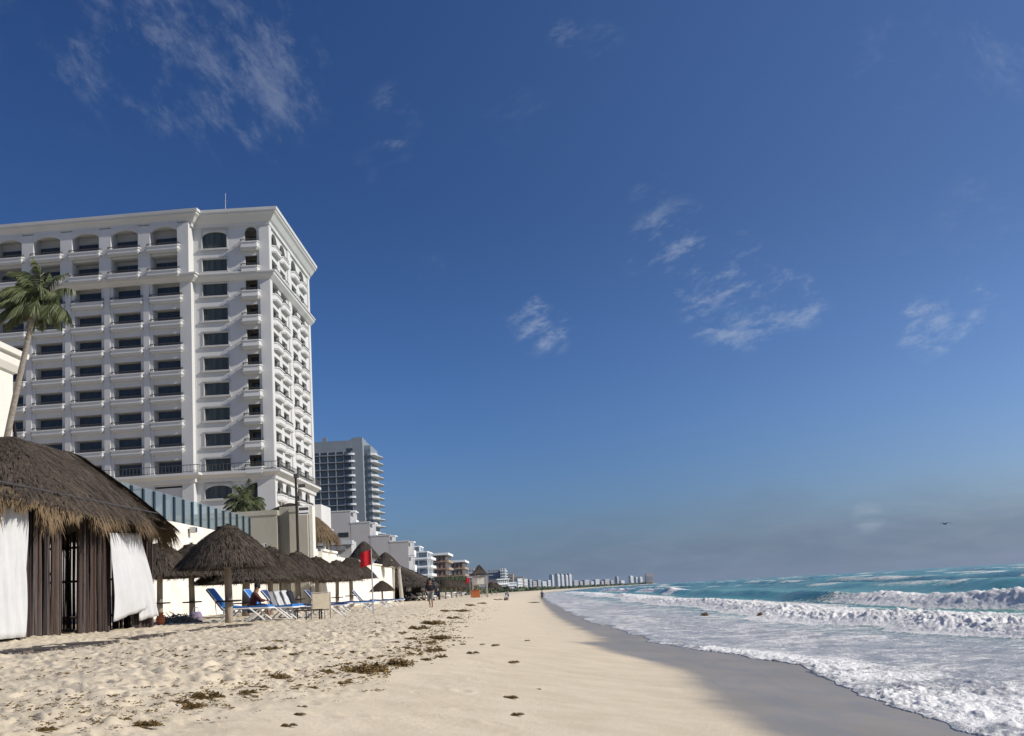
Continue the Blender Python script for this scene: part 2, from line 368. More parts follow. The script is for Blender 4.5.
# ------------------------------------------------------------------ beach
def build_beach():
    a0 = list(np.radians(np.arange(-88, -30, 1.0)))+list(np.radians(np.arange(-30, 24, .06)))+list(np.radians(np.arange(24, 75, 1.0)))
    rs = geo(3, 9, .02)[:-1]+geo(9, 70, .0052)[:-1]+geo(70, 300, .011)[:-1]+geo(300, 11000, .06)
    X, Y = polar_grid(rs, a0, -3.0)
    Z = sand_z(X, Y)
    rm = rough_mask(X, Y)
    near = 1-sstep(Y, 120, 260)
    c = X-shore(Y)
    Z = Z+.05*(fbm(X*.35, Y*.25, 3, 3)-.5)*sstep(-c, 2, 6)
    amp = rm*near
    Z = Z+amp*(dents(X, Y, .17, 11, .050, .017)+dents(X+7, Y+3, .33, 23, .085, .022)+dents(X+2, Y+9, .75, 29, .15, .034)*(vn(X*.4, Y*.4, 91) > .35)+.034*(fbm(X*6.1, Y*6.1, 5, 4)-.5)+.05*(fbm(X*1.1, Y*.9, 8, 3)-.5))
    # a sprinkling of footprints on the smoother sand
    sm = (1-rm)*sstep(-c, 4.2, 6.5)*near
    Z = Z+sm*(dents(X, Y, .9, 61, .09, .012)*(vn(X*.5, Y*.3, 77) > .5)+.035*(fbm(X*1.2, Y*1.0, 15, 4)-.5))
    # wet limit
    wy = [0,10,14.5,19,26,30,33,38,40,42,46,60,80,150,300,9000]; wx = [2.4,2.3,2.28,2.2,2.55,2.2,1.7,1.05,1.0,1.5,2.0,1.6,1.2,.9,.9,.9]
    wl_ = np.interp(Y, wy, wx)+np.where(Y > 300, shore(Y)-2.0, 0)
    wn_ = .35*(fbm(X*.8, Y*.5, 9, 4)-.5)*2
    wet = sstep(X-wl_+wn_, -.30, .60)
    g = NT('sand')
    wetA, ro = g.attr('wet'), g.attr('rough')
    n1 = g.noise(1.3, 6); n2 = g.noise(14, 6, .7); n3 = g.noise(160, 3, .7); n4 = g.noise(.25, 4)
    dry = g.mix(g.ss(n1, .3, .7), (.65,.55,.385), (.75,.64,.465))
    dry = g.mix(g.math('MULTIPLY', g.ss(n2, .50, .72), g.math('MULTIPLY', ro, .30)), dry, (.36,.29,.20))
    dry = g.mix(g.attr('green'), dry, (.05,.065,.04))
    dry = g.mix(g.math('MULTIPLY', g.ss(n3, .35, .7), .30), dry, (.40,.33,.24))
    wetc = g.mix(g.ss(n4, .35, .65), (.285,.255,.205), (.325,.292,.24))
    wetc = g.mix(g.math('MULTIPLY', g.ss(n2, .55, .75), .25), wetc, (.34,.32,.29))
    sw = g.noise(1.6, 7, .7, (1,.22,1), .5)
    wetc = g.mix(g.math('MULTIPLY', g.ss(sw, .50, .60), .35), wetc, (.25,.225,.185))
    wetc = g.mix(g.math('MULTIPLY', g.ss(g.noise(30, 4, .7, (1,.6,1)), .64, .70), g.math('MULTIPLY', g.ss(sw, .52, .62), .6)), wetc, (.6,.59,.57))
    g.put(g.p.inputs['Base Color'], g.mix(wetA, dry, wetc))
    g.put(g.p.inputs['Roughness'], g.math('SUBTRACT', .95, g.math('MULTIPLY', wetA, g.math('ADD', .46, g.math('MULTIPLY', g.ss(sw, .4, .6), .12)))))
    g.p.inputs['Specular IOR Level'].default_value = .25
    h = g.math('ADD', g.math('MULTIPLY', n2, .7), g.math('MULTIPLY', n3, .25))
    g.put(g.p.inputs['Normal'], g.bump(h, g.math('SUBTRACT', .55, g.math('MULTIPLY', wetA, .5)), .05))
    o = grid_mesh('beach_sand', X, Y, Z, g.m, dict(wet=wet, rough=rm, green=sstep(Y, 300, 420)*sstep(-c, 26, 34)))
    tag(o, kind='structure')
build_beach()

# ------------------------------------------------------------------ sea
def edge_line(Y, X):
    e = shore(Y)+.55*(fbm(Y*.16, Y*0+3, 31, 3)-.5)*2+.34*(fbm(Y*.75, X*.3, 32, 4)-.5)*2
    return e
def build_sea():
    a0 = list(np.radians(np.arange(-6, 24.5, .045)))+list(np.radians(np.arange(24.5, 80, .7)))
    rs = geo(9, 120, .0042)[:-1]+geo(120, 700, .008)[:-1]+geo(700, 13000, .03)
    X, Y = polar_grid(rs, a0, -3.0)
    e = edge_line(Y, X); c = X-e
    cc = X-shore(Y)
    inside = sstep(c, -.02, .10)
    sz = sand_z(X, Y)
    n_long = fbm(Y*.05, cc*.05, 51, 3)-.5
    # broken bore rolling in
    near = 1-sstep(Y, 500, 900)
    c1 = 7.6+2.2*n_long*2+.9*(fbm(Y*.25, Y*0, 52, 3)-.5)*2+.015*np.clip(Y-30,0,200)
    u1 = cc-c1
    lum = .5*fbm(X*2.6, Y*1.6, 53, 5)+.5*vn(X*6, Y*4.5, 56)*.6+.2*vn(X*14, Y*9, 57)
    bore = sstep(u1, -.5, 2.0)*np.exp(-np.clip(u1-2.0, 0, 99)/4.2)*(.42+.24*(lum-.5)*2+.2*n_long*2+.22*(fbm(Y*.33, cc*.15, 63, 3)-.5)*2)
    f1 = sstep(u1, -.4, .1)*(1-sstep(u1+3*(fbm(X*.4, Y*.25, 66, 3)-.5), 3.0, 9.5))
    # steep breaking wave behind it
    c2 = 17.2+2.8*(fbm(Y*.03+4, Y*0, 54, 3)-.5)*2+.03*np.clip(Y-30,0,300)
    u2 = cc-c2
    lum2 = .55*fbm(X*2.2, Y*1.5, 57, 5)+.35*vn(X*5, Y*3.6, 58)+.1*vn(X*11, Y*8, 59)
    shape2 = np.where(u2 < 0, sstep(u2, -2.4, 0), np.exp(-np.clip(u2,0,99)/4.5))
    h2 = .72+.50*(fbm(Y*.04, Y*0+9, 58, 2)-.5)*2
    brk2 = 1-sstep(Y+14*(fbm(Y*.06, cc*.1, 59, 2)-.5), 84, 98)
    brk2 = np.maximum(brk2, sstep(vn(Y*.022, Y*0, 60), .50, .62)*sstep(Y, 112, 125))
    w2 = shape2*h2+brk2*shape2*(.16*(lum2-.45)*2+.34*(fbm(Y*.40, cc*.2, 62, 4)-.45)+.14*(vn(X*2.6,Y*2.0,64)-.4))
    f2 = brk2*sstep(u2, -2.6, -1.6)*(1-sstep(u2, .6, 4.8)*(.7+.3*vn(X*.8, Y*.5, 65)))
    # open swells
    swell = 0; f3 = 0
    for k, (cx, hh, sd) in enumerate(((31,.80,1),(46,1.15,2),(68,.95,3),(95,.8,4),(130,.8,5),(175,.8,6),(235,.8,7),(310,.8,8),(400,.8,9))):
        ck = cx+cx*.10*(fbm(Y*.012+k*7, Y*0, 70+k, 3)-.5)*2+.05*np.clip(Y,0,300)
        uk = (cc-ck)/(1+cx*.012)
        sh = np.where(uk < 0, np.exp(-(uk/2.0)**2), np.exp(-(uk/4.5)**2))
        hm = .45+.9*fbm(Y*.025, Y*0+k, 90+k, 2)
        swell = swell+hh*hm*sh*(1+.25*(fbm(Y*.15, cc*.08, 180+k, 3)-.5)*2)
        bk = sstep(fbm(Y*.03, cc*.004+k*3, 110+k, 3), .50, .60)
        f3 = np.maximum(f3, bk*sstep(uk, -2.2, -.9)*(1-sstep(uk, .2, 4.2))*(.30+.5*fbm(X*.16+k, Y*.10, 170+k, 4)))
    chop = .20*(fbm(X*.30, Y*.22, 120, 4)-.5)*sstep(cc, 12, 26)+.06*(fbm(X*1.5, Y*1.1, 121, 3)-.5)*sstep(cc, 8, 20)
    far = 1-.75*sstep(Y, 1500, 6000)
    z = (bore*near+w2*near+swell*sstep(cc, 20, 30)+chop)*far
    z = z+sstep(cc, 9, 20)*-.05
    # thin swash sheet on the sand
    lum3 = fbm(X*3.0, Y*1.6, 130, 4); lum4 = fbm(X*9, Y*5.0, 131, 3)
    band = np.exp(-np.clip(c, 0, 99)/.9)
    ripple = .05*(fbm(X*.7, Y*.28, 133, 4)-.5)
    sheet = np.maximum(sz, -.1)*.9+.012+.035*sstep(c,0,.7)+ripple*sstep(c, .2, 2)
    z = np.where(cc < 3, np.maximum(z*0+sheet, 0)+0, sheet*0+0.0)*(1-sstep(cc, 2, 6))+np.where(cc < 2, 0, z)+ripple*sstep(cc, 2, 4)
    nearY = 1-sstep(Y, 60, 180)
    frontf = sstep(fbm(Y*.07, Y*0+2, 140, 2)+.22*(1-sstep(Y, 20, 42)), .38, .52)*(1-.65*sstep(Y, 36, 52))
    wid = 1.2+4.2*(1-sstep(Y, 13, 30))+.9*fbm(Y*.2, X*0, 141, 2)-.8*sstep(Y, 34, 50)
    lace = (1-sstep(c, wid*.1, wid*1.5))*frontf*(.42+1.05*fbm(X*1.3, Y*.55, 145, 4))
    z = z+inside*lace*nearY*.065*np.clip(lum3*.5+lum4*.6-.40, 0, 1)*2.6*sstep(c, 0, .25)
    z = np.where(inside < .5, np.minimum(z, sz)-.12*(1-inside), z)
    z = np.where(inside < .02, sz-.15, z)
    foam = np.clip(lace*.50+.50*sstep(fbm(X*.5+2, Y*.22, 150, 4), .42, .62)*(1-sstep(cc, 9, 12))*sstep(c,0,.5), 0, 1)
    foam = np.maximum(foam, (.30+.16*(fbm(X*.9, Y*.16, 151, 3)-.4))*(1-sstep(cc, 9, 14)))
    foam = np.maximum(foam, np.maximum(f1*near, np.maximum(f2*near, f3)))
    foam = np.maximum(foam, .27*sstep(fbm(X*.18, Y*.12, 160, 4), .45, .65)*sstep(u2, 0, 3)*(1-sstep(u2, 6, 14)))
    shallow = 1-sstep(cc, 4.5, 12.5)
    # keep sheet from floating over dry land far away
    keep = c > -.6
    g = NT('sea_water')
    fo, sh = g.attr('foam'), g.attr('shallow')
    k1 = g.noise(1.1, 8, .68, (1, .6, 1), 1.2); k2 = g.noise(5.5, 6, .65, (1,.7,1), .6); k3 = g.noise(22, 4, .6)
    kk = g.math('ADD', g.math('MULTIPLY', k1, .5), g.math('MULTIPLY', k2, .5))
    fac = g.ss(g.math('ADD', g.math('MULTIPLY', fo, .62), g.math('MULTIPLY', g.math('SUBTRACT', kk, .5), 2.1)), .16, .46)
    fac = g.math('MULTIPLY', fac, g.ss(fo, .02, .25))
    deep = g.mix(g.ss(g.noise(.045, 4, .6, (1,.35,1)), .38, .62), (.028,.175,.145), (.12,.40,.32))
    shal = g.mix(g.ss(k1, .35, .65), (.36,.36,.335), (.58,.57,.54))
    water = g.mix(sh, deep, shal)
    g.put(g.p.inputs['Base Color'], g.mix(fac, water, (.86,.84,.79)))
    g.put(g.p.inputs['Roughness'], g.math('ADD', g.math('ADD', .10, g.math('MULTIPLY', sh, .18)), g.math('MULTIPLY', fac, .6)))
    g.p.inputs['Specular IOR Level'].default_value = .30
    g.p.inputs['IOR'].default_value = 1.26
    rip = g.noise(1.6, 6, .65, (1,.55,1), .4); rip2 = g.noise(9, 5, .6)
    h = g.math('ADD', g.math('MULTIPLY', rip, .8), g.math('MULTIPLY', rip2, .16))
    h = g.math('ADD', h, g.math('MULTIPLY', g.math('ADD', k2, g.math('MULTIPLY', k3, .4)), g.math('MULTIPLY', fac, .4)))
    g.put(g.p.inputs['Normal'], g.bump(h, g.math('SUBTRACT', .75, g.math('MULTIPLY', sh, .25)), .30))
    o = grid_mesh('sea', X, Y, z, g.m, dict(foam=foam, shallow=shallow), keep)
    tag(o, kind='structure')
build_sea()

# ------------------------------------------------------------------ architecture helpers
def frame(ox, oy, ang):                  # local x to the right along the face, y into the building
    return Matrix.Translation((ox, oy, 0)) @ Matrix.Rotation(ang, 4, 'Z')
def wall_holes(mb, fm, x0, x1, z0, z1, th, holes, y0=0.0):
    xs = sorted(set([x0, x1]+[h[0] for h in holes]+[h[1] for h in holes])); zs = sorted(set([z0, z1]+[h[2] for h in holes]+[h[3] for h in holes]))
    xs = [x for x in xs if x0 <= x <= x1]; zs = [z for z in zs if z0 <= z <= z1]
    for i in range(len(xs)-1):
        run = None
        for j in range(len(zs)-1):
            cx, cz = (xs[i]+xs[i+1])/2, (zs[j]+zs[j+1])/2
            solid = not any(h[0] < cx < h[1] and h[2] < cz < h[3] for h in holes)
            if solid: run = [run[0] if run else zs[j], zs[j+1]]
            if (not solid or j == len(zs)-2) and run:
                mb.box(xs[i], xs[i+1], y0, y0+th, run[0], run[1], fm); run = None
def arch_fill(mb, fm, x0, x1, zs, zt, th, y0=0.0, n=10):     # fills the corners above an arch springing at zs, crown at zt
    cx, rx, rz = (x0+x1)/2, (x1-x0)/2, (zt-zs)*.999
    for k in range(n):
        a, b = math.pi*k/n, math.pi*(k+1)/n
        xa, xb = cx-rx*math.cos(a), cx-rx*math.cos(b); za, zb = zs+rz*math.sin(a), zs+rz*math.sin(b)
        vs = [(xa,y0,za),(xb,y0,zb),(xb,y0,zt+.001),(xa,y0,zt+.001),(xa,y0+th,za),(xb,y0+th,zb),(xb,y0+th,zt+.001),(xa,y0+th,zt+.001)]
        mb.add([fm @ Vector(v) for v in vs], [(0,1,2,3),(7,6,5,4),(0,4,5,1)])
def offset_line(pts, d):                  # offset an open plan polyline to its outer (right-hand when walking) side
    out = []
    for i, p in enumerate(pts):
        p = Vector(p); ns = []
        for a, b in ((i-1, i), (i, i+1)):
            if 0 <= a and b < len(pts):
                t = (Vector(pts[b])-Vector(pts[a])).normalized(); ns.append(Vector((t.y, -t.x)))
        if len(ns) == 1: out.append(p+ns[0]*d)
        else:
            m = (ns[0]+ns[1]).normalized(); out.append(p+m*(d/max(.3, m.dot(ns[0]))))
    return out
def cornice(mb, pts, prof):               # prof: (out, z) bottom to top, swept with mitred corners
    rings = [[(q.x, q.y, z) for q in offset_line(pts, o)] for o, z in prof]
    n = len(pts); vs = [v for r in rings for v in r]; fs = []
    for j in range(len(rings)-1):
        for i in range(n-1): fs.append((j*n+i, j*n+i+1, (j+1)*n+i+1, (j+1)*n+i))
    mb.add(vs, fs)

# ------------------------------------------------------------------ the tall white hotel
def build_hotel():
    P = at(271, 360, 160); px_m = 1300/160.0
    ox, oy = P.x, 160.0
    L = at(192, 360, 160).x-ox                      # left end of the tower front, negative
    h = empty('hotel', (ox, oy, 0), label='tall white hotel tower with rows of balconies and stepped cornices on the left', cat='hotel')
    zf = lambda y: 2+(at(217, y, 160).z-2)
    row = [at(217, y, 160).z for y in (492, 465, 438.5, 414, 388.5, 363.5, 338.5, 313.5, 289, 265, 238)]
    step = (row[-2]-row[1])/8
    rowc = [row[0]]+[row[1]+step*k for k in range(0, 10)]    # window centres, row 0 the arched podium row
    zb, zbelt, zbelt2, ztop = 1.2, rowc[1]-1.15, rowc[8]+step*.5+.25, rowc[10]+3.6
    T = Matrix.Identity(4)
    DEPTH = 30.0
    # --- tower front wall with window openings
    wx0, wx1 = L+1.5, L+4.65                          # window column
    bx0, bx1 = -3.0, -1.45                            # balcony column
    wall = MB(); back = MB()
    holes = []
    for k, zc in enumerate(rowc):
        if k == 0: holes += [(wx0-.1, wx1+.1, zc-.8, zc+.8), (bx0-.25, bx1+.15, zc-1.3, zc+.9)]
        elif k == 10: holes += [(wx0, wx1, zc-.95, zc+1.2), (bx0, bx1, zc-1.2, zc+1.6)]
        else: holes += [(wx0, wx1, zc-.78, zc+.78), (bx0, bx1, zc-1.25, zc+1.0)]
    wall_holes(wall, T, L, 0, zb, ztop, .4, holes)
    arch_fill(wall, T, wx0, wx1, rowc[10]+.55, rowc[10]+1.2, .4); arch_fill(wall, T, bx0, bx1, rowc[10]+.85, rowc[10]+1.6, .4)
    arch_fill(wall, T, wx0-.1, wx1+.1, rowc[0]+.15, rowc[0]+.8, .4); arch_fill(wall, T, bx0-.25, bx1+.15, rowc[0]+.2, rowc[0]+.9, .4)
    # corner pilasters proud of the wall
    wall.box(-1.15, .12, -.12, -.003, zbelt+.4, ztop-1.7); wall.box(L+.003, L+.5, -.1, -.003, zbelt+.4, zbelt2)
    wall.box(-2.0, .18, -.2, -.003, zb, zbelt-.8)
    # --- east wall: local x = distance up the coast
    E = Matrix.Translation((0, 0, 0)) @ Matrix.Rotation(math.pi/2, 4, 'Z')
    E = Matrix(((0,-1,0,0),(1,0,0,0),(0,0,1,0),(0,0,0,1)))      # (x,y)->( -y, x)
    cols = [(2.2, 5.9), (7.8, 11.5), (16.0, 19.7), (22.2, 25.9)]
    eh = []
    for k, zc in enumerate(rowc):
        for a, b in cols: eh.append((a, b, zc-1.2, zc+(1.5 if k in (10, 0) else 1.0)))
    wall_holes(wall, E, 0.4, DEPTH, zb, ztop, .4, eh)
    for k in (0, 10):
        for a, b in cols: arch_fill(wall, E, a, b, rowc[k]+.5, rowc[k]+1.5, .4)
    for a, b in ((.003, 1.3), (12.6, 14.6), (28.6, 30.0)):
        wall.box(a, b, -.16, -.003, zbelt+.4, ztop-1.7, E)
    # floors inside the recesses, back walls, roof, far sides
    for k in range(1, 11):
        z = rowc[k]-1.45
        wall.box(L+.4, -.4, .4, 3.4, z, z+.2); wall.box(-3.4, -.41, 3.41, DEPTH-.5, z, z+.2)
    wall.box(L, -.02, DEPTH-.4, DEPTH-.02, zb, ztop-.01); wall.box(L, -.41, .41, DEPTH-.41, ztop-.5, ztop-.1)
    # --- wing, turned slightly away
    ang = -R(5.0)
    nb = 6; bay = 41.6/px_m
    wo = Vector((L+.28, -1.1, 0))
    Wm = Matrix.Translation(wo) @ Matrix.Rotation(ang, 4, 'Z')
    Wl = -(nb*bay+1.0)
    pil = []
    x = 0; wall.box(-1.45, 0, 0, 6.0, zb, ztop-.01, Wm)
    pil.append((-.95, 0))
    for b in range(nb):
        xr = -1.45-b*bay; xl = xr-(bay-1.55)
        wall.box(xl-1.55, xl, 0, 2.1, zb, ztop-.011, Wm)
        for k in range(1, 11):
            fl = rowc[k]-1.42
            if k < 9: wall.box(xl+.002, xr-.002, .10, 2.1, fl-.95, fl, Wm)
            else: wall.box(xl+.002, xr-.002, -.55, 2.1, fl-.5, fl, Wm)
        wall.box(xl+.002, xr-.002, -.7, 2.1, rowc[10]+1.75, ztop-.02, Wm)
        arch_fill(wall, Wm, xl, xr, rowc[10]+.95, rowc[10]+1.75, .5, -.7)
        wall.box(xl+.002, xr-.002, .3, 2.1, zb, rowc[1]-2.6, Wm)
    wall.box(Wl, -.2, 2.1, 14, zb, ztop-.013, Wm)
    for b in range(nb):
        xr = -1.45-b*bay-(bay-1.55)
        wall.box(xr-1.15, xr-.4, -.14, -.002, zbelt+.3, zbelt2-.8, Wm)
    # podium of the wing and upper storeys standing proud
    for b in range(nb+1):
        xr = 0 if b == 0 else -1.45-(b-1)*bay-(bay-1.55)
        wall.box(xr-1.55 if b else -1.45, xr, -.75, -.002, zbelt2, ztop-1.721, Wm)
    wall.box(Wl, 0, -.75, .04, ztop-1.72, ztop-1.5, Wm)
    body = wall.build('wall', M['stucco'], h)
    # --- cornices, mitred round the corners
    wl_end = Wm @ Vector((Wl, 0, 0)); wl_r = Wm @ Vector((0, 0, 0)); wl_r2 = Wm @ Vector((0, 1.1, 0))
    path = [(wl_end.x, wl_end.y), (wl_r.x, wl_r.y), (wl_r2.x, wl_r2.y-.0), (0, 0), (0, DEPTH)]
    path[2] = (wl_r.x+.13, .0)
    c = MB(); cornice(c, path, [(0,ztop-1.9),(.25,ztop-1.85),(.3,ztop-1.5),(.55,ztop-1.3),(.95,ztop-.75),(1.25,ztop-.5),(1.25,ztop-.3),(1.4,ztop-.25),(1.45,ztop+.1),(0,ztop+.12)])
    c.build('top_cornice', M['stucco'], h)
    up = Wm @ Vector((Wl, -.75, 0)); upr = Wm @ Vector((0, -.75, 0))
    path2 = [(up.x, up.y), (upr.x, upr.y), (upr.x+.13, 0), (0, 0), (0, DEPTH)]
    c = MB(); z = zbelt2; cornice(c, path, [(0,z-.9),(.2,z-.85),(.75,z-.35),(.8,z-.1),(.95,z-.05),(.95,z+.12),(0,z+.14)]); c.build('belt_cornice', M['stucco'], h)
    c = MB(); z = zbelt; cornice(c, path, [(0,z-1.0),(.25,z-.9),(.3,z-.5),(.8,z-.2),(1.0,z-.1),(1.0,z+.2),(0,z+.22)]); c.build('base_cornice', M['stucco'], h)
    # terrace railing over the base cornice
    rl = MB(); pr = offset_line(path, .85)
    for i in range(len(pr)-1):
        a, b = pr[i], pr[i+1]; n = max(1, int((b-a).length/.45))
        rl.tube([(a.x,a.y,zbelt+1.15),(b.x,b.y,zbelt+1.15)], .04, 4); rl.tube([(a.x,a.y,zbelt+.35),(b.x,b.y,zbelt+.35)], .03, 4)
        for k in range(n+1):
            p = a+(b-a)*k/n; rl.tube([(p.x,p.y,zbelt+.2),(p.x,p.y,zbelt+1.15)], .02, 4)
    rl.build('terrace_railing', M['rail'], h)
    # --- windows of the tower front
    def window_mesh(w, hh, arch=0):
        fr = MB(); t = .13
        for a in ((-w/2-.12, -w/2, -hh/2-.05, hh/2+.12), (w/2, w/2+.12, -hh/2-.05, hh/2+.12)): fr.box(a[0], a[1], -.1, .02, a[2], a[3])
        fr.box(-w/2-.12, w/2+.12, -.16, .02, hh/2+.121, hh/2+.28)
        fr.box(-w/2-.3, w/2+.25, -.26, .02, -hh/2-.28, -hh/2-.051)
        pn = MB(); pn.box(-w/2+.002, w/2-.002, .26, .30, -hh/2, hh/2)
        for i in range(5):
            x = -w/2+w*i/4; pn.box(x-.03, x+.03, .2, .259, -hh/2, hh/2)
        
        return fr.mesh('window_frame', M['trimgrey']), pn.mesh('pane', M['glasscurtain'])
    frm = {}
    for k, zc in enumerate(rowc):
        key = (wx1-wx0, 1.56) if 0 < k < 10 else ((wx1-wx0+.2, 1.6) if k == 0 else (wx1-wx0, 2.15))
        if key not in frm: frm[key] = window_mesh(*key)
        cz = zc if 0 < k < 10 else (zc if k == 0 else zc+.125)
        w = link('window', frm[key][0], h, ((wx0+wx1)/2, -.003, cz)); link('pane', frm[key][1], w)
        if k in (0,): w['label'] = 'wide arched podium window'
    # --- generic balcony: solid curved parapet with lip, dark rail
    def balcony_mesh(w, d, hp, rails=True, chamfer=.35, base=True):
        m = MB(); pts = lambda o: [(-w/2-o, 0), (-w/2-o, -d+chamfer-o*.4), (-w/2+chamfer-o*.4, -d-o), (w/2-chamfer+o*.4, -d-o), (w/2+o, -d+chamfer-o*.4), (w/2+o, 0)]
        m.prism([(x, y) for x, y in pts(-.12)], -.32, -.16) if base else None; m.prism(pts(0), -.159, hp); m.prism(pts(.1), hp+.001, hp+.13)
        m.prism(pts(.08), -.03, .12)
        r = MB(); q = pts(-.03)
        r.tube([(x, y, hp+.42) for x, y in q], .05, 5)
        for i in range(len(q)-1):
            a, b = Vector(q[i]), Vector(q[i+1]); n = max(1, int((b-a).length/.22))
            for k in range(n+1):
                p = a+(b-a)*k/n; r.tube([(p.x, p.y, hp+.12), (p.x, p.y, hp+.42)], .022, 4)
        return m.mesh('balcony', M['stucco']), r.mesh('railing', M['rail'])
    def door_mesh(w, hh, m):
        d = MB(); d.box(-w/2, w/2, 0, .06, 0, hh)
        f = MB()
        for x in (-w/2, -.03, w/2-.06): f.box(x, x+.06, -.04, -.002, 0, hh)
        f.box(-w/2, w/2, -.041, -.003, hh-.08, hh)
        return d.mesh('balcony_door', m), f.mesh('door_frame', M['rail'])
    bt, br = balcony_mesh(bx1-bx0+.75, .95, .62, chamfer=.15)
    dt, dfr = door_mesh(.85, 2.1, M['glassdark'])
    rb = MB(); rb.box(bx0-.3, bx1+.6, 2.2, 2.3, 0, 3.0)
    for k, zc in enumerate(rowc):
        if k: link('railing', br, link('balcony', bt, h, ((bx0+bx1)/2-.05, -.003, zc-1.3)))
        link('door_frame', dfr, link('balcony_door', dt, h, (bx0+.55, 2.05, zc-1.25)))
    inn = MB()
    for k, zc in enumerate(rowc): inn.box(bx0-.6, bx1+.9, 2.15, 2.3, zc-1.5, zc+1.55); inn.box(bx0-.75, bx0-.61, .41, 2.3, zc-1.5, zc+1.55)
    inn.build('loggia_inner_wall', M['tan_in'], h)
    # --- wing loggias
    wb, wr = balcony_mesh(bay-.95, .55, .42, chamfer=.12)
    wd, wdf = door_mesh(2.9, 2.12, M['glassdark'])
    for b in range(nb):
        xc = -1.45-b*bay-(bay-1.55)/2
        for k in range(1, 11):
            proud = 0 if k < 9 else -.75
            p = Wm @ Vector((xc, .15+proud+(0 if k < 9 else -.1), rowc[k]-1.30)) 
            if k > 1: link('railing', wr, link('loggia_balcony', wb, h, p, ang), rz=0)
            p = Wm @ Vector((xc-.1, 1.15 if k < 9 else .9, rowc[k]-1.42)); link('door_frame', wdf, link('loggia_door', wd, h, p, ang))
    bk = MB()
    for b in range(nb):
        xc = -1.45-b*bay-(bay-1.55)/2
        bk.box(xc-(bay-1.55)/2-.1, xc+(bay-1.55)/2+.1, 1.25, 1.35, zbelt+.3, ztop-1.8, Wm)
    bk.build('loggia_back_wall', M['stucco'], h)
    # wing podium arches (dark openings with panes)
    # --- east face balconies (hexagonal trays) and doors
    eb, er = balcony_mesh(4.6, .5, .62, chamfer=.45, base=False)
    ed, edf = door_mesh(2.2, 2.15, M['glasscurtain'])
    for k, zc in enumerate(rowc):
        for i, (a, b) in enumerate(cols):
            link('railing', er, link('side_balcony', eb, h, (.003, (a+b)/2, zc-1.25), math.pi/2))
            link('door_frame', edf, link('side_door', ed, h, (-1.3, (a+b)/2, zc-1.3), math.pi/2))
    sb = MB()
    for i, (a, b) in enumerate(cols): sb.box(-1.5, -1.38, a-.3, b+.3, zb+.01, ztop-.6)
    sb.build('side_inner_wall', M['stucco'], h)
    # roof antenna
    P2 = at(225, 208, 166); t = MB(); t.tube([(P2.x-ox, 6, ztop-.2), (P2.x-ox+.1, 6, ztop+4.6)], [.07, .035], 6)
    t.box(P2.x-ox-.1, P2.x-ox+.3, 5.95, 6.05, ztop+3.5, ztop+3.56); t.build('antenna', M['metal'], h)
    # lower terraces at the far end
    lo = MB(); lo.box(-9, .9, DEPTH+.01, DEPTH+9, zb, zbelt-2.2); lo.box(-9, .5, DEPTH+9.01, DEPTH+14, zb, zbelt-5.2); lo.build('lower_terrace', M['stucco'], h)
    m = MB(); m.prism([(0,0),(2.4,0),(2.4,3.5),(0,3.5)], -.2, .9)
    for (x, y, z) in ((-1.5, DEPTH+.8, zbelt-2.2), (-1.5, DEPTH+5, zbelt-2.2)): pass
    return h
hotel = build_hotel()

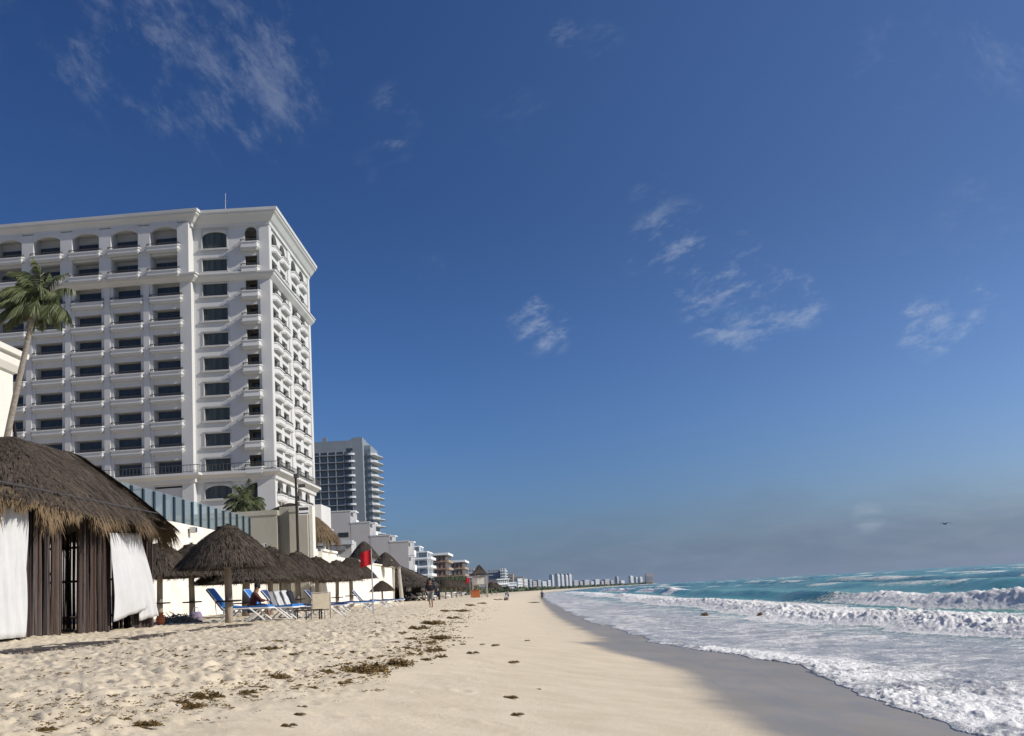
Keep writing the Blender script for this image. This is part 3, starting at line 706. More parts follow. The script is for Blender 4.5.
# ------------------------------------------------------------------ grey glass tower beyond the hotel
def build_grey_tower():
    Y = 590.; a = at(317, 470, Y); b = at(352, 470, Y); c_ = at(363, 470, Y)
    t = empty('apartment_tower', (c_.x, Y, 0), label='tall grey glass apartment tower with a curved corner beyond the white hotel', cat='tower')
    top = at(350, 440, Y).z; w0 = a.x-c_.x-6; w1 = b.x-c_.x
    fl = 3.27; n = 21
    body = MB(); body.box(w0, w1, 2, 30, 0, top); body.box(w1-.5, 0, 1, 34, 0, top+.6); body.box(0.01, 3.0, 6, 33, 0, top-2.2)
    body.box(w0, w1, .8, 1.99, top-5.2, top)
    body.build('wall', M['greytower'], t)
    sl = MB(); sl.box(w0, w1, -.15, 1.995, 0, .38); pm = sl.mesh('floor_slab', M['greyslab'])
    wn_ = MB(); cw = (w1-w0)/6; wn_.box(.25, cw-.25, 0, .2, 0, 2.1); wm = wn_.mesh('window', M['greyglass'])
    bl = MB(); bl.mi = 0
    pts = [(2.0*math.cos(x)*1.15, -2.3*math.sin(x)) for x in [math.pi*k/10 for k in range(11)]]
    bl.prism(pts, 0, .9); bm_ = bl.mesh('balcony', M['palegrey'])
    b2 = MB(); b2.prism([(0,0),(1.6,-.6),(3.4,.6),(4.2,5),(3.9,9),(2.5,10),(0,10)], 0, .95); b2m = b2.mesh('side_balcony', M['palegrey'])
    b3 = MB(); b3.prism([(0,0),(2.6,1.5),(4.8,8),(5.6,16),(4.5,25),(0,25)], 0, .3); b3m = b3.mesh('side_slab', M['palegrey'])
    g = MB(); g.box(0, 2.6, 0, .15, 0, 2.2); gm = g.mesh('side_window', M['greyglass'])
    cg = MB(); cg.box(-1.4, 1.4, 0, .2, 0, 2.3); cgm = cg.mesh('corner_window', M['glassdark'])
    fn = MB(); fn.box(-.18,.18,-.05,1.9,0,top-9); fnm = fn.mesh('fin', M['greyslab'])
    for i in range(7): link('fin', fnm, t, (w0+i*cw, 0, 4))
    for k in range(n):
        z = top-6.4-k*fl
        if z < 4: break
        link('floor_slab', pm, t, (0, 0, z-.4))
        if k < 16:
            for i in range(6): link('window', wm, t, (w0+i*cw, 1.75, z))
        link('balcony', bm_, t, (w1-1.0, 1.0, z-.5)); link('corner_window', cgm, t, (w1-1.0, .75, z+.45))
        link('side_balcony', b2m, t, (1.6, 4.6, z-.5)) ; link('side_slab', b3m, t, (1.2, 6.5, z-.2)); link('side_window', gm, t, (.2, 5.8, z+.3))
    tp = MB(); tp.box(w1+.2, -.4, 3, 18, top+.61, top+1.4); tp.box(w0+8, w0+10, 5, 6, top+.01, top+2.4); tp.build('roof', M['greytower'], t)
build_grey_tower()

# ------------------------------------------------------------------ grey terraced building
def stepped():
    Y = 280.
    x4 = at(408, 560, Y).x
    t = empty('terraced_building', (x4, Y, 0), label='low grey building stepping down in blank terraces in front of the grey tower', cat='building')
    m = MB(); e = [(323, 350, 512), (350.01, 369.5, 523), (369.51, 389.5, 536), (389.51, 408, 542)]
    for a, b, y in e:
        m.box(at(a, y, Y).x-x4, at(b, y, Y).x-x4, 0, 11, 0, at((a+b)/2, y, Y).z)
    m.build('wall', M['concrete'], t)
    for i, (a, b, y) in enumerate(e):
        zt = at((a+b)/2, y, Y).z; x = at(b, y, Y).x-x4
        n = 3 if i < 3 else 4
        for k in range(n if i == 3 else 1):
            z = zt-3.0-k*3.1
            if i == 3 or True:
                q = MB(); q.box(0.01, 1.25, .3, 4.5, 0, .25); q.box(.01, 1.25, .28, .5, .251, 1.1); q.box(.01, 1.25, 4.3, 4.5, .251, 1.1); q.box(1.12, 1.25, .5, 4.3, .251, 1.1)
                q.box(1.05, 1.24, .3, .52, 1.1, 2.8); q.box(.01, 1.25, .3, 4.5, 2.8, 3.0)
                q.build('balcony', M['white'], t, loc=(x, 0, z))
        cap = MB(); cap.box(at(a, y, Y).x-x4, x+.2, -.1, .4, zt+.002, zt+.25); cap.build('parapet', M['palegrey'], t)
    w = MB(); P = at(343, 535, Y); w.box(-1.0, 1.2, -.06, -.004, -.5, .5); w.build('window', M['glassdark'], t, loc=(P.x-x4, 0, P.z))
stepped()

# small striped pavilion building behind the wall
def low_block():
    Y = 135.
    a, b = at(321, 552, Y), at(350, 552, Y)
    t = empty('beach_club', (a.x, Y, 0), label='low grey beach club with long horizontal openings behind the white wall', cat='building')
    w = b.x-a.x
    m = MB(); zt = at(335, 541, Y).z; z1 = at(335, 547, Y).z; z2 = at(335, 553, Y).z
    m.box(-1, w, 1.2, 5, 1, zt); m.build('wall', M['trimgrey'], t)
    for k, z in enumerate((zt, z1+.1, z2-.1)):
        s_ = MB(); s_.box(-1-.4*k, w+.3-.8*k, -.3+.3*k, 1.19, z-.42, z); s_.build('floor_slab', M['palegrey'], t)
    g = MB(); g.box(.2, w-.5, 1.1, 1.18, z1-.1, zt-.5); g.box(.2, w-1.4, 1.1, 1.18, z2+.0, z1-.45); g.build('window_band', M['glassdark'], t)
low_block()

# ------------------------------------------------------------------ mid-distance and far hotels
def block(name, label, px0, px1, ytop, Y, depth, mw, mg, floors, cols_, side_cols=0, roof=None, frame_=None, roofover=.6, cat='building', group=None, side_m=None, gap=.55, turn=0.0):
    a, b = at(px0, ytop, Y), at(px1, ytop, Y)
    w = b.x-a.x; H = at((px0+px1)/2, ytop, Y).z
    t = empty(name, (a.x, Y, 0), turn, label=label, cat=cat, group=group)
    m = MB(); m.box(0, w, 0, depth, 0, H); m.build('wall', mw, t)
    fl = H/floors; cw = w/cols_
    q = MB(); q.box(cw*(1-gap)/2, cw*(1+gap)/2, -.12, -.01, fl*.28, fl*.86); qm = q.mesh('window', mg)
    s = MB(); s.box(-.1, w+.1, -1.0, -.011, 0, fl*.12); sm = s.mesh('floor_slab', frame_ or mw)
    for k in range(floors):
        z = H-(k+1)*fl
        if z+fl < 1.5: break
        for i in range(cols_): link('window', qm, t, (i*cw, 0, z))
        link('floor_slab', sm, t, (0, 0, z+fl*.02))
    if side_cols:
        sw = depth/side_cols
        q = MB(); q.box(.01, .12, sw*.2, sw*.8, fl*.3, fl*.85); qm2 = q.mesh('side_window', mg)
        bq = MB(); bq.box(.13, 1.3, sw*.1, sw*.9, 0, fl*.33); bm2 = bq.mesh('balcony', side_m or M['white'])
        for k in range(floors):
            z = H-(k+1)*fl
            if z+fl < 1.5: break
            for i in range(side_cols): link('side_window', qm2, t, (w, i*sw, z)); link('balcony', bm2, t, (w, i*sw, z))
    if roof:
        r = MB(); r.box(-roofover, w+roofover, -roofover-.6, depth+roofover, H+.003, H+roofover*.9); r.build('roof', roof, t)
    return t
block('modern_building', 'white framed modern building with glassy floors beyond the thatched roof', 409, 427.5, 551.5, 560, 30, M['white'], M['greyglass'], 6, 2, 4, None, M['white'], gap=.86)
block('modern_building', 'short white glazed top block on the left of the white framed building', 410, 420, 546, 590, 20, M['white'], M['greyglass'], 7, 1, 2, None, M['white'], gap=.8)
block('brown_hotel', 'brown hotel with a flat white roof beside the white framed building', 428.5, 446, 555.5, 720, 40, M['brown'], M['glassdark'], 6, 4, 5, M['white'], M['brown'], 1.4, side_m=M['brown2'], gap=.35)
block('brown_hotel', 'second brown hotel farther off with a pale flat roof', 447, 463, 562.5, 900, 50, M['brown'], M['glassdark'], 5, 4, 5, M['white'], M['brown2'], 1.6, side_m=M['brown2'], gap=.35)
block('far_hotel', 'small pale hotel between the brown hotel and the lifeguard tower', 466, 474, 569, 1300, 40, M['palegrey'], M['greytower'], 6, 3, 2, None, M['white'])
block('far_hotel', 'broad pale grey hotel just right of the lifeguard tower roof', 488, 500, 569.5, 1500, 60, M['palegrey'], M['greytower'], 8, 5, 0, None, M['palegrey'])
block('far_hotel', 'bright white slim hotel right of the broad pale grey hotel', 500.2, 505, 568.5, 1450, 60, M['white'], M['greytower'], 9, 2, 3, None, M['white'])
block('far_hotel', 'small beige hotel right of the slim white hotel', 507, 513, 574, 1900, 60, M['brown2'], M['greytower'], 6, 3, 0, None, M['palegrey'])
block('far_hotel', 'low tan hotel blending into the haze before the skyline', 514, 523, 576.5, 2300, 60, M['brown2'], M['greytower'], 6, 4, 0, None, M['palegrey'])
block('far_hotel', 'pale hotel seen over the left edge of the lifeguard hut', 474.5, 480, 574, 1650, 30, M['white'], M['greytower'], 5, 3, 0, None, M['white'], turn=.4)
block('far_hotel', 'low white hotel directly below the slim white hotel', 497, 509, 579.5, 900, 20, M['white'], M['greytower'], 3, 6, 0, M['white'], M['white'], turn=.35)
block('far_hotel', 'small white hotel just left of the skyline start', 517.5, 523, 578.5, 2100, 30, M['white'], M['palegrey'], 5, 3, 0, None, M['white'], turn=.5)
block('far_hotel', 'long low white hotel under the beige hotel', 508, 517, 582, 1300, 20, M['white'], M['greytower'], 3, 6, 0, None, M['white'], turn=.35)
# skyline across the bay; each one stands on the far land strip
sky_rows = [
 (524,528,579.5,2600,'far'),(529.5,532,580,2700,'far'),(533,537,581.5,2800,'far'),(538,541,580.5,2900,'far'),(542.5,547,582,3000,'far'),(548,551,580.8,3100,'far'),
 (552,554,575.5,3400,'slim'),(557.6,560.2,574.7,3450,'slim'),(561.6,564.2,575,3500,'slim'),(566,568.2,575.3,3550,'slim'),(569.3,572,574.6,3600,'slim'),
 (574,579,581,3900,'far'),(580,583,581.8,4000,'far'),(584.5,590,580.5,4100,'far'),(591,594,582,4200,'far'),(595.5,600,580,4300,'far'),(601.5,604,581.5,4400,'far'),
 (605,610,579.8,4500,'far'),(611,614,581,4600,'far'),(617,619,577,4800,'slim'),(621,625,581,4900,'far'),
 (630.5,634,576.3,5200,'slim'),(636,638.6,577.6,5300,'slim'),(640.2,643,577.3,5300,'slim'),(645.5,653.5,575.5,5400,'dome')]
pal = [M['white'], M['palegrey'], M['pink'], M['palegrey'], M['white']]
desc = ['low white block', 'pale grey block', 'tan block', 'grey block', 'white block']
ords = ['first', 'second', 'third', 'fourth', 'fifth', 'sixth', 'seventh', 'eighth', 'ninth', 'tenth']
cnt = {}
for i, (a, b, y, Y, kd) in enumerate(sky_rows):
    zone = 'left of the slim tower cluster' if a < 552 else ('right of the slim tower cluster' if a < 615 else 'right of the lone grey tower')
    n = cnt.get((kd, zone), 0); cnt[(kd, zone)] = n+1
    if kd == 'slim':
        if a < 573: lab, gp = '%s from the left of the slim white towers clustered over the far skyline' % ords[i-6], 'slim white towers clustered in the far skyline'
        elif a < 620: lab, gp = 'lone slim grey tower in the middle of the far skyline', None
        else: lab, gp = '%s from the left of the white towers near the right end of the skyline' % ords[n], 'white towers near the right end of the skyline'
        t = block('skyline_tower', lab, a, b, y, Y, 14, M['white'] if gp else M['palegrey'], M['palegrey'], 12, 2, 0, None, M['palegrey'], cat='tower', group=gp, turn=.6)
        H = at((a+b)/2, y, Y).z; rr = MB(); rr.box(1, at(b,y,Y).x-at(a,y,Y).x-2, 2, 12, H+.01, H+3); rr.build('roof', M['palegrey'], t)
    elif kd == 'dome':
        t = block('skyline_tower', 'broad pinkish tower with a rounded top ending the far skyline', a, b, y, Y, 40, M['pink'], M['palegrey'], 10, 4, 0, None, M['palegrey'], cat='tower')
        w = at(b,y,Y).x-at(a,y,Y).x; H = at((a+b)/2, y, Y).z
        d = MB(); vs = [(w/2+w/2*math.cos(math.pi*k/12), yy, H+.01+w*.28*math.sin(math.pi*k/12)) for yy in (0, 40) for k in range(13)]; q = 13
        d.add(vs, [tuple(range(q)), tuple(range(2*q-1, q-1, -1))]+[(k, q+k, q+k+1, k+1) for k in range(q-1)]); d.build('roof', M['pink'], t)
    else:
        c = i % 5
        t = block('skyline_building', '%s, %s from the left %s' % (desc[c], ords[n], zone), a, b, y-.6, Y, 20, pal[c], M['palegrey'], 4+i % 4, 3, 0, None, M['palegrey'], turn=.5, group='low buildings of the far skyline')

# ------------------------------------------------------------------ left cream building
def cream_building():
    X0, Y1 = -33.95, 85.0
    t = empty('cream_building', (X0, Y1, 0), label='cream building with a heavy cornice and an arch, cut off by the left edge', cat='building')
    ztop = at(27, 357, Y1).z+.25
    E = Matrix(((0,-1,0,0),(1,0,0,0),(0,0,1,0),(0,0,0,1)))
    w = MB(); a0, a1 = 73.5-Y1, 81.3-Y1; zs, zc = at(8, 432, 81).z, at(0, 384, 80.6).z+.6
    wall_holes(w, E, -38, 0, 1, ztop-.01, .5, [(a0, a1, 1.5, zc)]); arch_fill(w, E, a0, a1, zs, zc, .5, n=18)
    w.box(-14, -.51, -38, 0, 1, ztop-.02); w.build('wall', M['cream'], t)
    c = MB(); cornice(c, [(0, -38), (0, 0), (-14, 0)], [(0,ztop-1.4),(.2,ztop-1.3),(.45,ztop-.9),(.5,ztop-.35),(.75,ztop-.3),(.8,ztop+.05),(-.5,ztop+.2)])
    c.build('cornice', M['cream'], t)
cream_building()

# ------------------------------------------------------------------ white sea wall, glass screen, beige block
def walls():
    X = -16.4
    def zt(Y): return 6.03-(Y-58)*.004
    m = MB(); Y0, Y1 = 51.5, 77.5
    m.add([(X,Y0,1.2),(X,Y1,1.2),(X,Y1,zt(Y1)),(X,Y0,zt(Y0)),(X-8,Y0,1.2),(X-8,Y1,1.2),(X-8,Y1,zt(Y1)),(X-8,Y0,zt(Y0))],
          [(0,1,2,3),(7,6,5,4),(0,3,7,4),(1,5,6,2),(3,2,6,7)])
    m.box(X-8, X+.15, Y1+.01, Y1+3.4, 1.2, zt(Y1)-.75)
    tag(m.build('sea_wall', M['seawall']), 'long pale sea wall with a glass screen on top, behind the nearest parasols', 'wall')
    t = empty('glass_screen', (X-.15, 0, 0), label='blue tinted glass balustrade with dark posts along the top of the pale wall', cat='balustrade')
    Y = Y0+.8; ys = []
    while Y < 78: ys.append(Y); Y += 1.62
    for i, y in enumerate(ys):
        p = MB(); z = zt(min(y, 77.4)); p.box(-.06, .06, y-.11, y+.11, z+.002, z+1.18); p.build('post', M['posts'], t)
        if i+1 < len(ys):
            a, b = y+.14, ys[i+1]-.14; za, zb = zt(min(a,77.4)), zt(min(b,77.4))
            g = MB(); g.add([(q, yy, zz) for q in (.0,) for yy, zz in ((a,za+.06),(b,zb+.06),(b,zb+1.25),(a,za+1.25))], [(0,1,2,3)])
            g.build('glass_pane', M['glass'], t)
    # wall lights
    for px, py, nm in ((193.5, 530, 'small box lamp high on the pale wall above the nearest parasol'), (264, 545.5, 'small box lamp at the far end of the pale wall below the glass')):
        Yq = -X*1300/(535-px); P = at(px, py, Yq)
        l = empty('wall_lamp', (X+.002, Yq, P.z), label=nm, cat='lamp')
        q = MB(); q.box(.09, .36, -.2, .2, -.13, .13); q.build('lamp_body', M['trimgrey'], l); q = MB(); q.box(0, .088, -.06, .06, -.06, .06); q.build('bracket', M['rail'], l)
        q = MB(); q.box(.361, .375, -.16, .16, -.1, .1); q.build('lens', M['glassdark'], l)
    # beige retaining block facing us, with a recessed bay
    Yb = 81.0; xr = at(307.5, 530, Yb).x; xs = [-29, at(277, 530, Yb).x, at(289.5, 530, Yb).x, xr]
    t = empty('beige_block', (0, Yb, 0), label='weathered beige retaining block behind the parasols right of the glass screen', cat='wall')
    zt_ = at(285, 509, Yb).z
    m = MB(); m.box(xs[0], xs[1], 0, 1.4, 1.2, at(255, 511, Yb).z); m.box(xs[1]+.001, xs[2], .9, 1.4, 1.2, zt_+.2); m.box(xs[2]+.001, xs[3], 0, 1.4, 1.2, zt_+.15)
    m.box(xs[3]-.002, xs[3]+.06, .3, 1.4, 1.2, zt_-.1); m.build('wall', M['beige'], t)
    m = MB(); m.box(xs[0], xs[1]+.04, -.06, -.004, at(255, 511, Yb).z-.3, at(255,511,Yb).z-.02); m.box(xs[2]-.03, xs[3]+.05, -.06, -.004, zt_-.2, zt_+.13); m.build('coping', M['beige'], t)
    m = MB(); m.box(xr+.07, xr+.28, .3, 1.3, 1.2, zt_+.1); m.build('lit_edge', M['cream'], t)  # pale strip standing in for the sunlit right face of the block
    # second wall
    X2 = -14.0
    m = MB(); m.box(X2-5, X2, 87.2, 93.5, 1.2, 5.35); m.box(X2-5, X2-.001, 93.501, 104, 1.2, 5.15); m.box(X2-5, X2, 104.001, 130, 1.2, 5.0)
    m.box(X2-.1, X2+.12, 87.2, 93.4, 5.351, 5.5); m.box(X2-.1, X2+.12, 104.1, 130, 5.001, 5.1)
    m.box(X2-5, X2-.3, 82.42, 87.19, 1.2, 5.5)
    tag(m.build('sea_wall', M['seawall']), 'pale terrace wall behind the red flag, running toward the big thatched roof', 'wall')
    # pole with a sign
    P = at(296, 478, 79.2); t = empty('lamp_post', (P.x, 79.2, 1.5), label='tall dark pole carrying a small striped sign in front of the beige block', cat='pole')
    m = MB(); m.tube([(0,0,-.3),(.0,0,4),(-.02,0,P.z-1.5)], [.10,.085,.07], 10); m.build('pole', M['stick'], t)
    m = MB(); m.box(-.12, .14, -.2, .25, P.z-1.49, P.z-1.25); m.box(.12, .55, -.08, .08, P.z-2.1, P.z-1.9); m.build('lamp_head', M['rail'], t)
    S0 = at(303, 510, 79.2); z = S0.z-1.5; x = S0.x-P.x
    m = MB(); m.box(.12, x+.36, -.05, -.01, z-.3, z+.26); s_ = m.build('sign_board', M['white'], t)
    m = MB(); m.box(.14, x+.34, -.06, -.052, z-.02, z+.15); m.build('sign_stripe', M['rail'], s_)
    m = MB(); m.box(.14, x+.34, -.062, -.053, z-.24, z-.17); m.build('sign_stripe', M['rail'], s_)
M['posts'] = mat('blue_dark_post', (.012,.028,.038), .4, .2, 3)
walls()

# ------------------------------------------------------------------ thatch
def strand(mb, p, d, ln, w, droop=0.0, side=None):
    d = Vector(d).normalized(); p = Vector(p)
    s_ = side if side is not None else d.cross(Vector((random.uniform(-1,1), random.uniform(-1,1), random.uniform(-.2,1)))).normalized()
    q = p+d*ln*.55+Vector((0,0,-droop*.25)); e = p+d*ln+Vector((0,0,-droop))
    mb.add([p-s_*w, p+s_*w, q+s_*w*.8, q-s_*w*.8, e], [(0,1,2,3), (3,2,4)])
def rounded_rect(x0, x1, y0, y1, r, n=6, seg=10):
    pts = []
    def line(a, b):
        for k in range(seg): pts.append((a[0]+(b[0]-a[0])*k/seg, a[1]+(b[1]-a[1])*k/seg))
    def arc(cx, cy, a0):
        for k in range(n): a = a0+math.pi/2*k/n; pts.append((cx+r*math.cos(a), cy+r*math.sin(a)))
    line((x1, y0+r), (x1, y1-r)); arc(x1-r, y1-r, 0); line((x1-r, y1), (x0+r, y1)); arc(x0+r, y1-r, math.pi/2)
    line((x0, y1-r), (x0, y0+r)); arc(x0+r, y0+r, math.pi); line((x0+r, y0), (x1-r, y0)); arc(x1-r, y0+r, 1.5*math.pi)
    return pts
def hip_roof(out, ridge, ze, zr, nt=26, wob=.05, bulge=.10, fringe=.5, strands=0, fr_n=0, sc=1.0, seed=1, rope=False):
    rnd = random.Random(seed)
    mb = MB(); fr = MB(); n = len(out)
    (ax, ay), (bx, by) = ridge; L2 = max(1e-6, (bx-ax)**2+(by-ay)**2)
    def rp(x, y):
        t = max(0, min(1, ((x-ax)*(bx-ax)+(y-ay)*(by-ay))/L2)); return ax+(bx-ax)*t, ay+(by-ay)*t
    def surf(u, t):
        k = int(u) % n; f = u-int(u); a, b = out[k], out[(k+1) % n]; x, y = a[0]+(b[0]-a[0])*f, a[1]+(b[1]-a[1])*f
        rx, ry = rp(x, y)
        z = ze+(zr-ze)*(t+bulge*math.sin(math.pi*t)*(1-t*.2)) - (zr-ze)*.03*max(0, t-.9)*10*t
        return Vector((x+(rx-x)*t, y+(ry-y)*t, z))
    vs = []; U = n*3
    for j in range(nt+1):
        t = j/nt
        for k in range(U):
            p = surf(k/3, t); w = (rnd.random()-.5)*wob*(1-t*.6); p.z += w+.5*wob*math.sin(k*.9+j*.6); vs.append(p)
    fs = [(j*U+k, j*U+(k+1)%U, (j+1)*U+(k+1)%U, (j+1)*U+k) for j in range(nt) for k in range(U)]
    mb.add(vs, fs)
    # underside
    mb.add([surf(k/3, 0)+Vector((0,0,-.12)) for k in range(U)]+[Vector(((ax+bx)/2,(ay+by)/2, ze+(zr-ze)*.75))], [(k, (k+1)%U, U) for k in range(U)])
    for _ in range(strands):
        u = rnd.random()*n; t = rnd.random()**1.3*.97; p = surf(u, t); q = surf(u, max(0, t-.06)); d = (q-p)
        if d.length < 1e-4: continue
        nrm = Vector((d.x, d.y, 0)).normalized(); sd = Vector((-nrm.y, nrm.x, 0))
        dd = d.normalized()+sd*rnd.uniform(-.22,.22)+Vector((nrm.x, nrm.y, 0))*.06
        strand(mb, p+Vector((nrm.x*.02, nrm.y*.02, .035)), dd, rnd.uniform(.25,.6)*sc, rnd.uniform(.008,.022)*sc, .0, sd)
    for _ in range(fr_n):
        u = rnd.random()*n; t = rnd.uniform(-.0, .12); p = surf(u, t); q = surf(u, 0); c = Vector(((ax+bx)/2, (ay+by)/2, 0))
        rx, ry = rp(q.x, q.y); nrm = Vector((q.x-rx, q.y-ry, 0)).normalized(); sd = Vector((-nrm.y, nrm.x, 0))
        clump = .75+.35*math.sin(u*2.3+seed)+.25*math.sin(u*5.1)
        dd = nrm*rnd.uniform(.15,.6)+Vector((0,0,-1))+sd*rnd.uniform(-.3,.3)
        strand(fr, p+nrm*.03+Vector((0,0,.02-t*.4)), dd, fringe*rnd.uniform(.6,1.15)*clump, rnd.uniform(.008,.02)*sc, .02, sd)
    rp_ = None
    if rope:
        rp_ = MB(); pts = [surf(k/3, .115)+Vector((0,0,.05)) for k in range(U)]; rp_.tube(pts+[pts[0]], .028, 5, False)
    return mb, fr, rp_

def big_hut():
    bz = 1.62
    t = empty('massage_hut', (-12, 29, bz), label='large thatched beach hut with stick walls and billowing white curtains at left', cat='hut')
    x0, x1, y0, y1 = -2.2, 2.2, -6.8, 7.15
    out = rounded_rect(x0, x1, y0, y1, .9)
    r, f, rope = hip_roof(out, ((-.05, 1.3), (.05, 4.3)), 4.28-bz, 6.28-bz, nt=34, wob=.05, bulge=.055, fringe=.62, strands=17000, fr_n=15000, rope=True)
    rf = r.build('roof', M['thatch'], t, fix=False); f.build('fringe', M['thatchlight'], rf, fix=False); rope.build('rope', M['rail'], rf)
    wx0, wx1, wy0, wy1 = -1.75, 1.7, -6.3, 6.25; H = 2.62
    rnd = random.Random(5)
    def sticks(a, b, name='stick_wall', dens=19, gap=.02, h=H, m=M['stick']):
        a, b = Vector((*a, 0)), Vector((*b, 0)); n = int((b-a).length*dens); mb = MB(); nn = (b-a).normalized(); nn = Vector((nn.y, -nn.x, 0))
        for k in range(n):
            if rnd.random() < gap: continue
            mb.mi = rnd.choice((0,0,1,1,2))
            p = a+(b-a)*((k+.5)/n)+nn*rnd.uniform(-.035,.035); ra = rnd.uniform(.018,.036); lx = rnd.uniform(-.03,.03)
            mb.tube([(p.x, p.y, -.05), (p.x+lx+rnd.uniform(-.012,.012), p.y+rnd.uniform(-.03,.03), h*.5), (p.x+lx, p.y+rnd.uniform(-.03,.03), h+rnd.uniform(-.1,.05))], [ra, ra*.95, ra*.85], 6)
        for z in (.35, 1.3, 2.2): mb.tube([a-nn*.07+Vector((0,0,z)), b-nn*.07+Vector((0,0,z))], .035, 6)
        return mb.build(name, [M['stick'], M['stick2'], M['stick3']], t)
    y_ = lambda px: 10.3*1300/(535-px)-29
    sticks((wx1, y_(23)), (wx1, y_(62))); sticks((wx1, y_(86)), (wx1, y_(111))); sticks((wx1, y_(137)), (wx1, wy1))
    sticks((wx1, wy1), (wx0, wy1), gap=.04); sticks((wx0, wy0), (wx0, wy1), gap=.02, dens=26); sticks((wx0, wy0), (wx1, wy0))
    for y in (y_(63), y_(83.5), y_(111.5), wy1, y_(22.5), wy0):
        p = MB(); p.tube([(wx1, y, -.1), (wx1+.02, y, 1.3), (wx1, y, H+.1)], [.06,.055,.05], 10); p.build('post', M['stick2'], t)
    rm = MB(); rm.box(wx0-.16, wx0-.10, wy0, .35, 0, H+.3); rm.box(wx0-.16, wx0-.10, .42, 1.9, 0, H+.3); rm.box(wx0-.16, wx0-.10, 1.95, wy1, 0, H+.3); rm.build('darkening_panel', M['stick'], t)  # solid dark panels added behind the rear sticks to darken the hut interior
    fl = MB(); fl.box(wx0-.1, wx1+.1, wy0, wy1, -.25, -.08)
    fl.build('floor', M['board'], t)
    # massage table glimpsed inside
    # curtains: real billowing cloth
    def cloth(tl, tr, br, bl, amp, freq, name, out_amp=.0, n=36, mm=22):
        tl, tr, br, bl = map(Vector, (tl, tr, br, bl)); mb = MB(); vs = []
        for j in range(mm+1):
            v = j/mm
            for i in range(n+1):
                u = i/n; p = (tl*(1-u)+tr*u)*(1-v)+(bl*(1-u)+br*u)*v
                p.x += amp*math.sin(u*freq+v*1.3)*(.5+.5*v)+.35*amp*math.sin(u*freq*3.1-v*6)+out_amp*math.sin(math.pi*v*.75)*math.sin(math.pi*min(1,u*.9+.1))+.25*amp*math.sin(u*freq*2.3+v*4); vs.append(p)
        for v in list(vs): mb.v.append(tuple(v))
        for j in range(mm):
            for i in range(n): mb.f.append([j*(n+1)+i, j*(n+1)+i+1, (j+1)*(n+1)+i+1, (j+1)*(n+1)+i]); mb.m.append(0)
        o = mb.build(name, M['cloth'], t, smooth=True, fix=False)
        md = o.modifiers.new('thick', 'SOLIDIFY'); md.thickness = .006
        return o
    xo = wx1+.12
    cloth((xo, y_(-45), H), (xo, y_(24), H), (xo+.05, y_(22), .03), (xo+.05, y_(-45), .03), .07, 34, 'curtain', n=90)
    def loc(px, py, Y): P = at(px, py, Y); return (P.x+12, Y-29, P.z-bz)
    cloth(loc(109.5, 533, 31.4), loc(129, 533, 32.9), loc(148.5, 606, 34.0), loc(109.5, 622, 31.5), .05, 9, 'curtain', .22, n=60)
    cloth(loc(127, 533, 32.8), loc(140, 533, 33.8), loc(157.5, 615, 34.9), loc(136, 621, 33.6), .05, 8, 'curtain', .16, n=60)
    # finial
    fm = MB(); fm.tube([(-.05, 1.35, 4.6), (-.05, 1.3, 4.95)], [.05, .02], 6); fm.build('finial', M['stick'], t)
big_hut()

def plank_strip():  # strip of dark planks set low in the sand before the hut
    rnd = random.Random(3); m = MB(); y = 14.0
    while y < 35.5:
        z = 1.485; x0 = -8.75+rnd.uniform(-.03,.03)+.25*math.sin(y*.35); x1 = x0+1.2+rnd.uniform(-.03,.03)
        dz = rnd.uniform(-.02,.02); m.box(x0, x1, y, y+.13, z+dz, z+.045+dz); y += .15
    m.box(-8.5, -8.38, 14, 33.4, 1.36, 1.44)
    tag(m.build('plank_strip', M['board']), 'narrow strip of dark planks half buried in sand in front of the hut', 'plank_strip')
plank_strip()

# ------------------------------------------------------------------ thatched parasols
def make_parasol(seed, name='thatched_parasol', table=True):
    rnd = random.Random(seed)
    t = empty(name, (0,0,0))
    out = [(1.46*math.cos(a)*(1+.03*math.sin(3*a+seed)), 1.46*math.sin(a)*(1+.03*math.sin(2*a+seed))) for a in [2*math.pi*k/36 for k in range(36)]]
    r, f, _ = hip_roof(out, ((0,0),(.02,0)), 1.72, 2.88, nt=16, wob=.05, bulge=.14, fringe=.20, strands=3200, fr_n=1500, sc=.8, seed=seed)
    r.tube([(0,0,2.70),(0,0,2.84),(.01,0,2.93)], [.34,.30,.10], 14)
    for k in range(160):
        a = rnd.random()*6.28; strand(r, (.26*math.cos(a), .26*math.sin(a), 2.86), (math.cos(a)*.5, math.sin(a)*.5, -1), .3, .014)
    c = r.build('canopy', M['thatch'], t, fix=False); f.build('fringe', M['thatch'], c, fix=False)
    p = MB(); p.tube([(0,0,-.4),(.01,0,.6),(-.01,.01,1.5),(0,0,2.75)], [.125,.115,.11,.10], 12); p.build('pole', M['log'], t, smooth=True)
    if table:
        q = MB(); q.lathe([(0,.62),(.12,.62),(.36,.625),(.38,.65),(.36,.675),(0,.68)], 28, lambda a, j: (.01*math.sin(5*a), 0)); q.build('table', M['stick'], t)
    return t
protos = [make_parasol(s_) for s_ in (11, 12, 13)]
pn = 0
def place(proto, px, Y, rz=0, s_=1.0, used=set(), dz=0.0, sz=None, **k):
    X = at(px, 600, Y).x
    o = proto if proto.name not in used else copy_tree(proto)
    used.add(proto.name)
    o.location = (X, Y, ground_z(X, Y)+dz); o.rotation_euler.z = rz; o.scale = (s_, s_, sz or s_)
    return tag(o, **k)
G = 'thatched parasols on the beach'
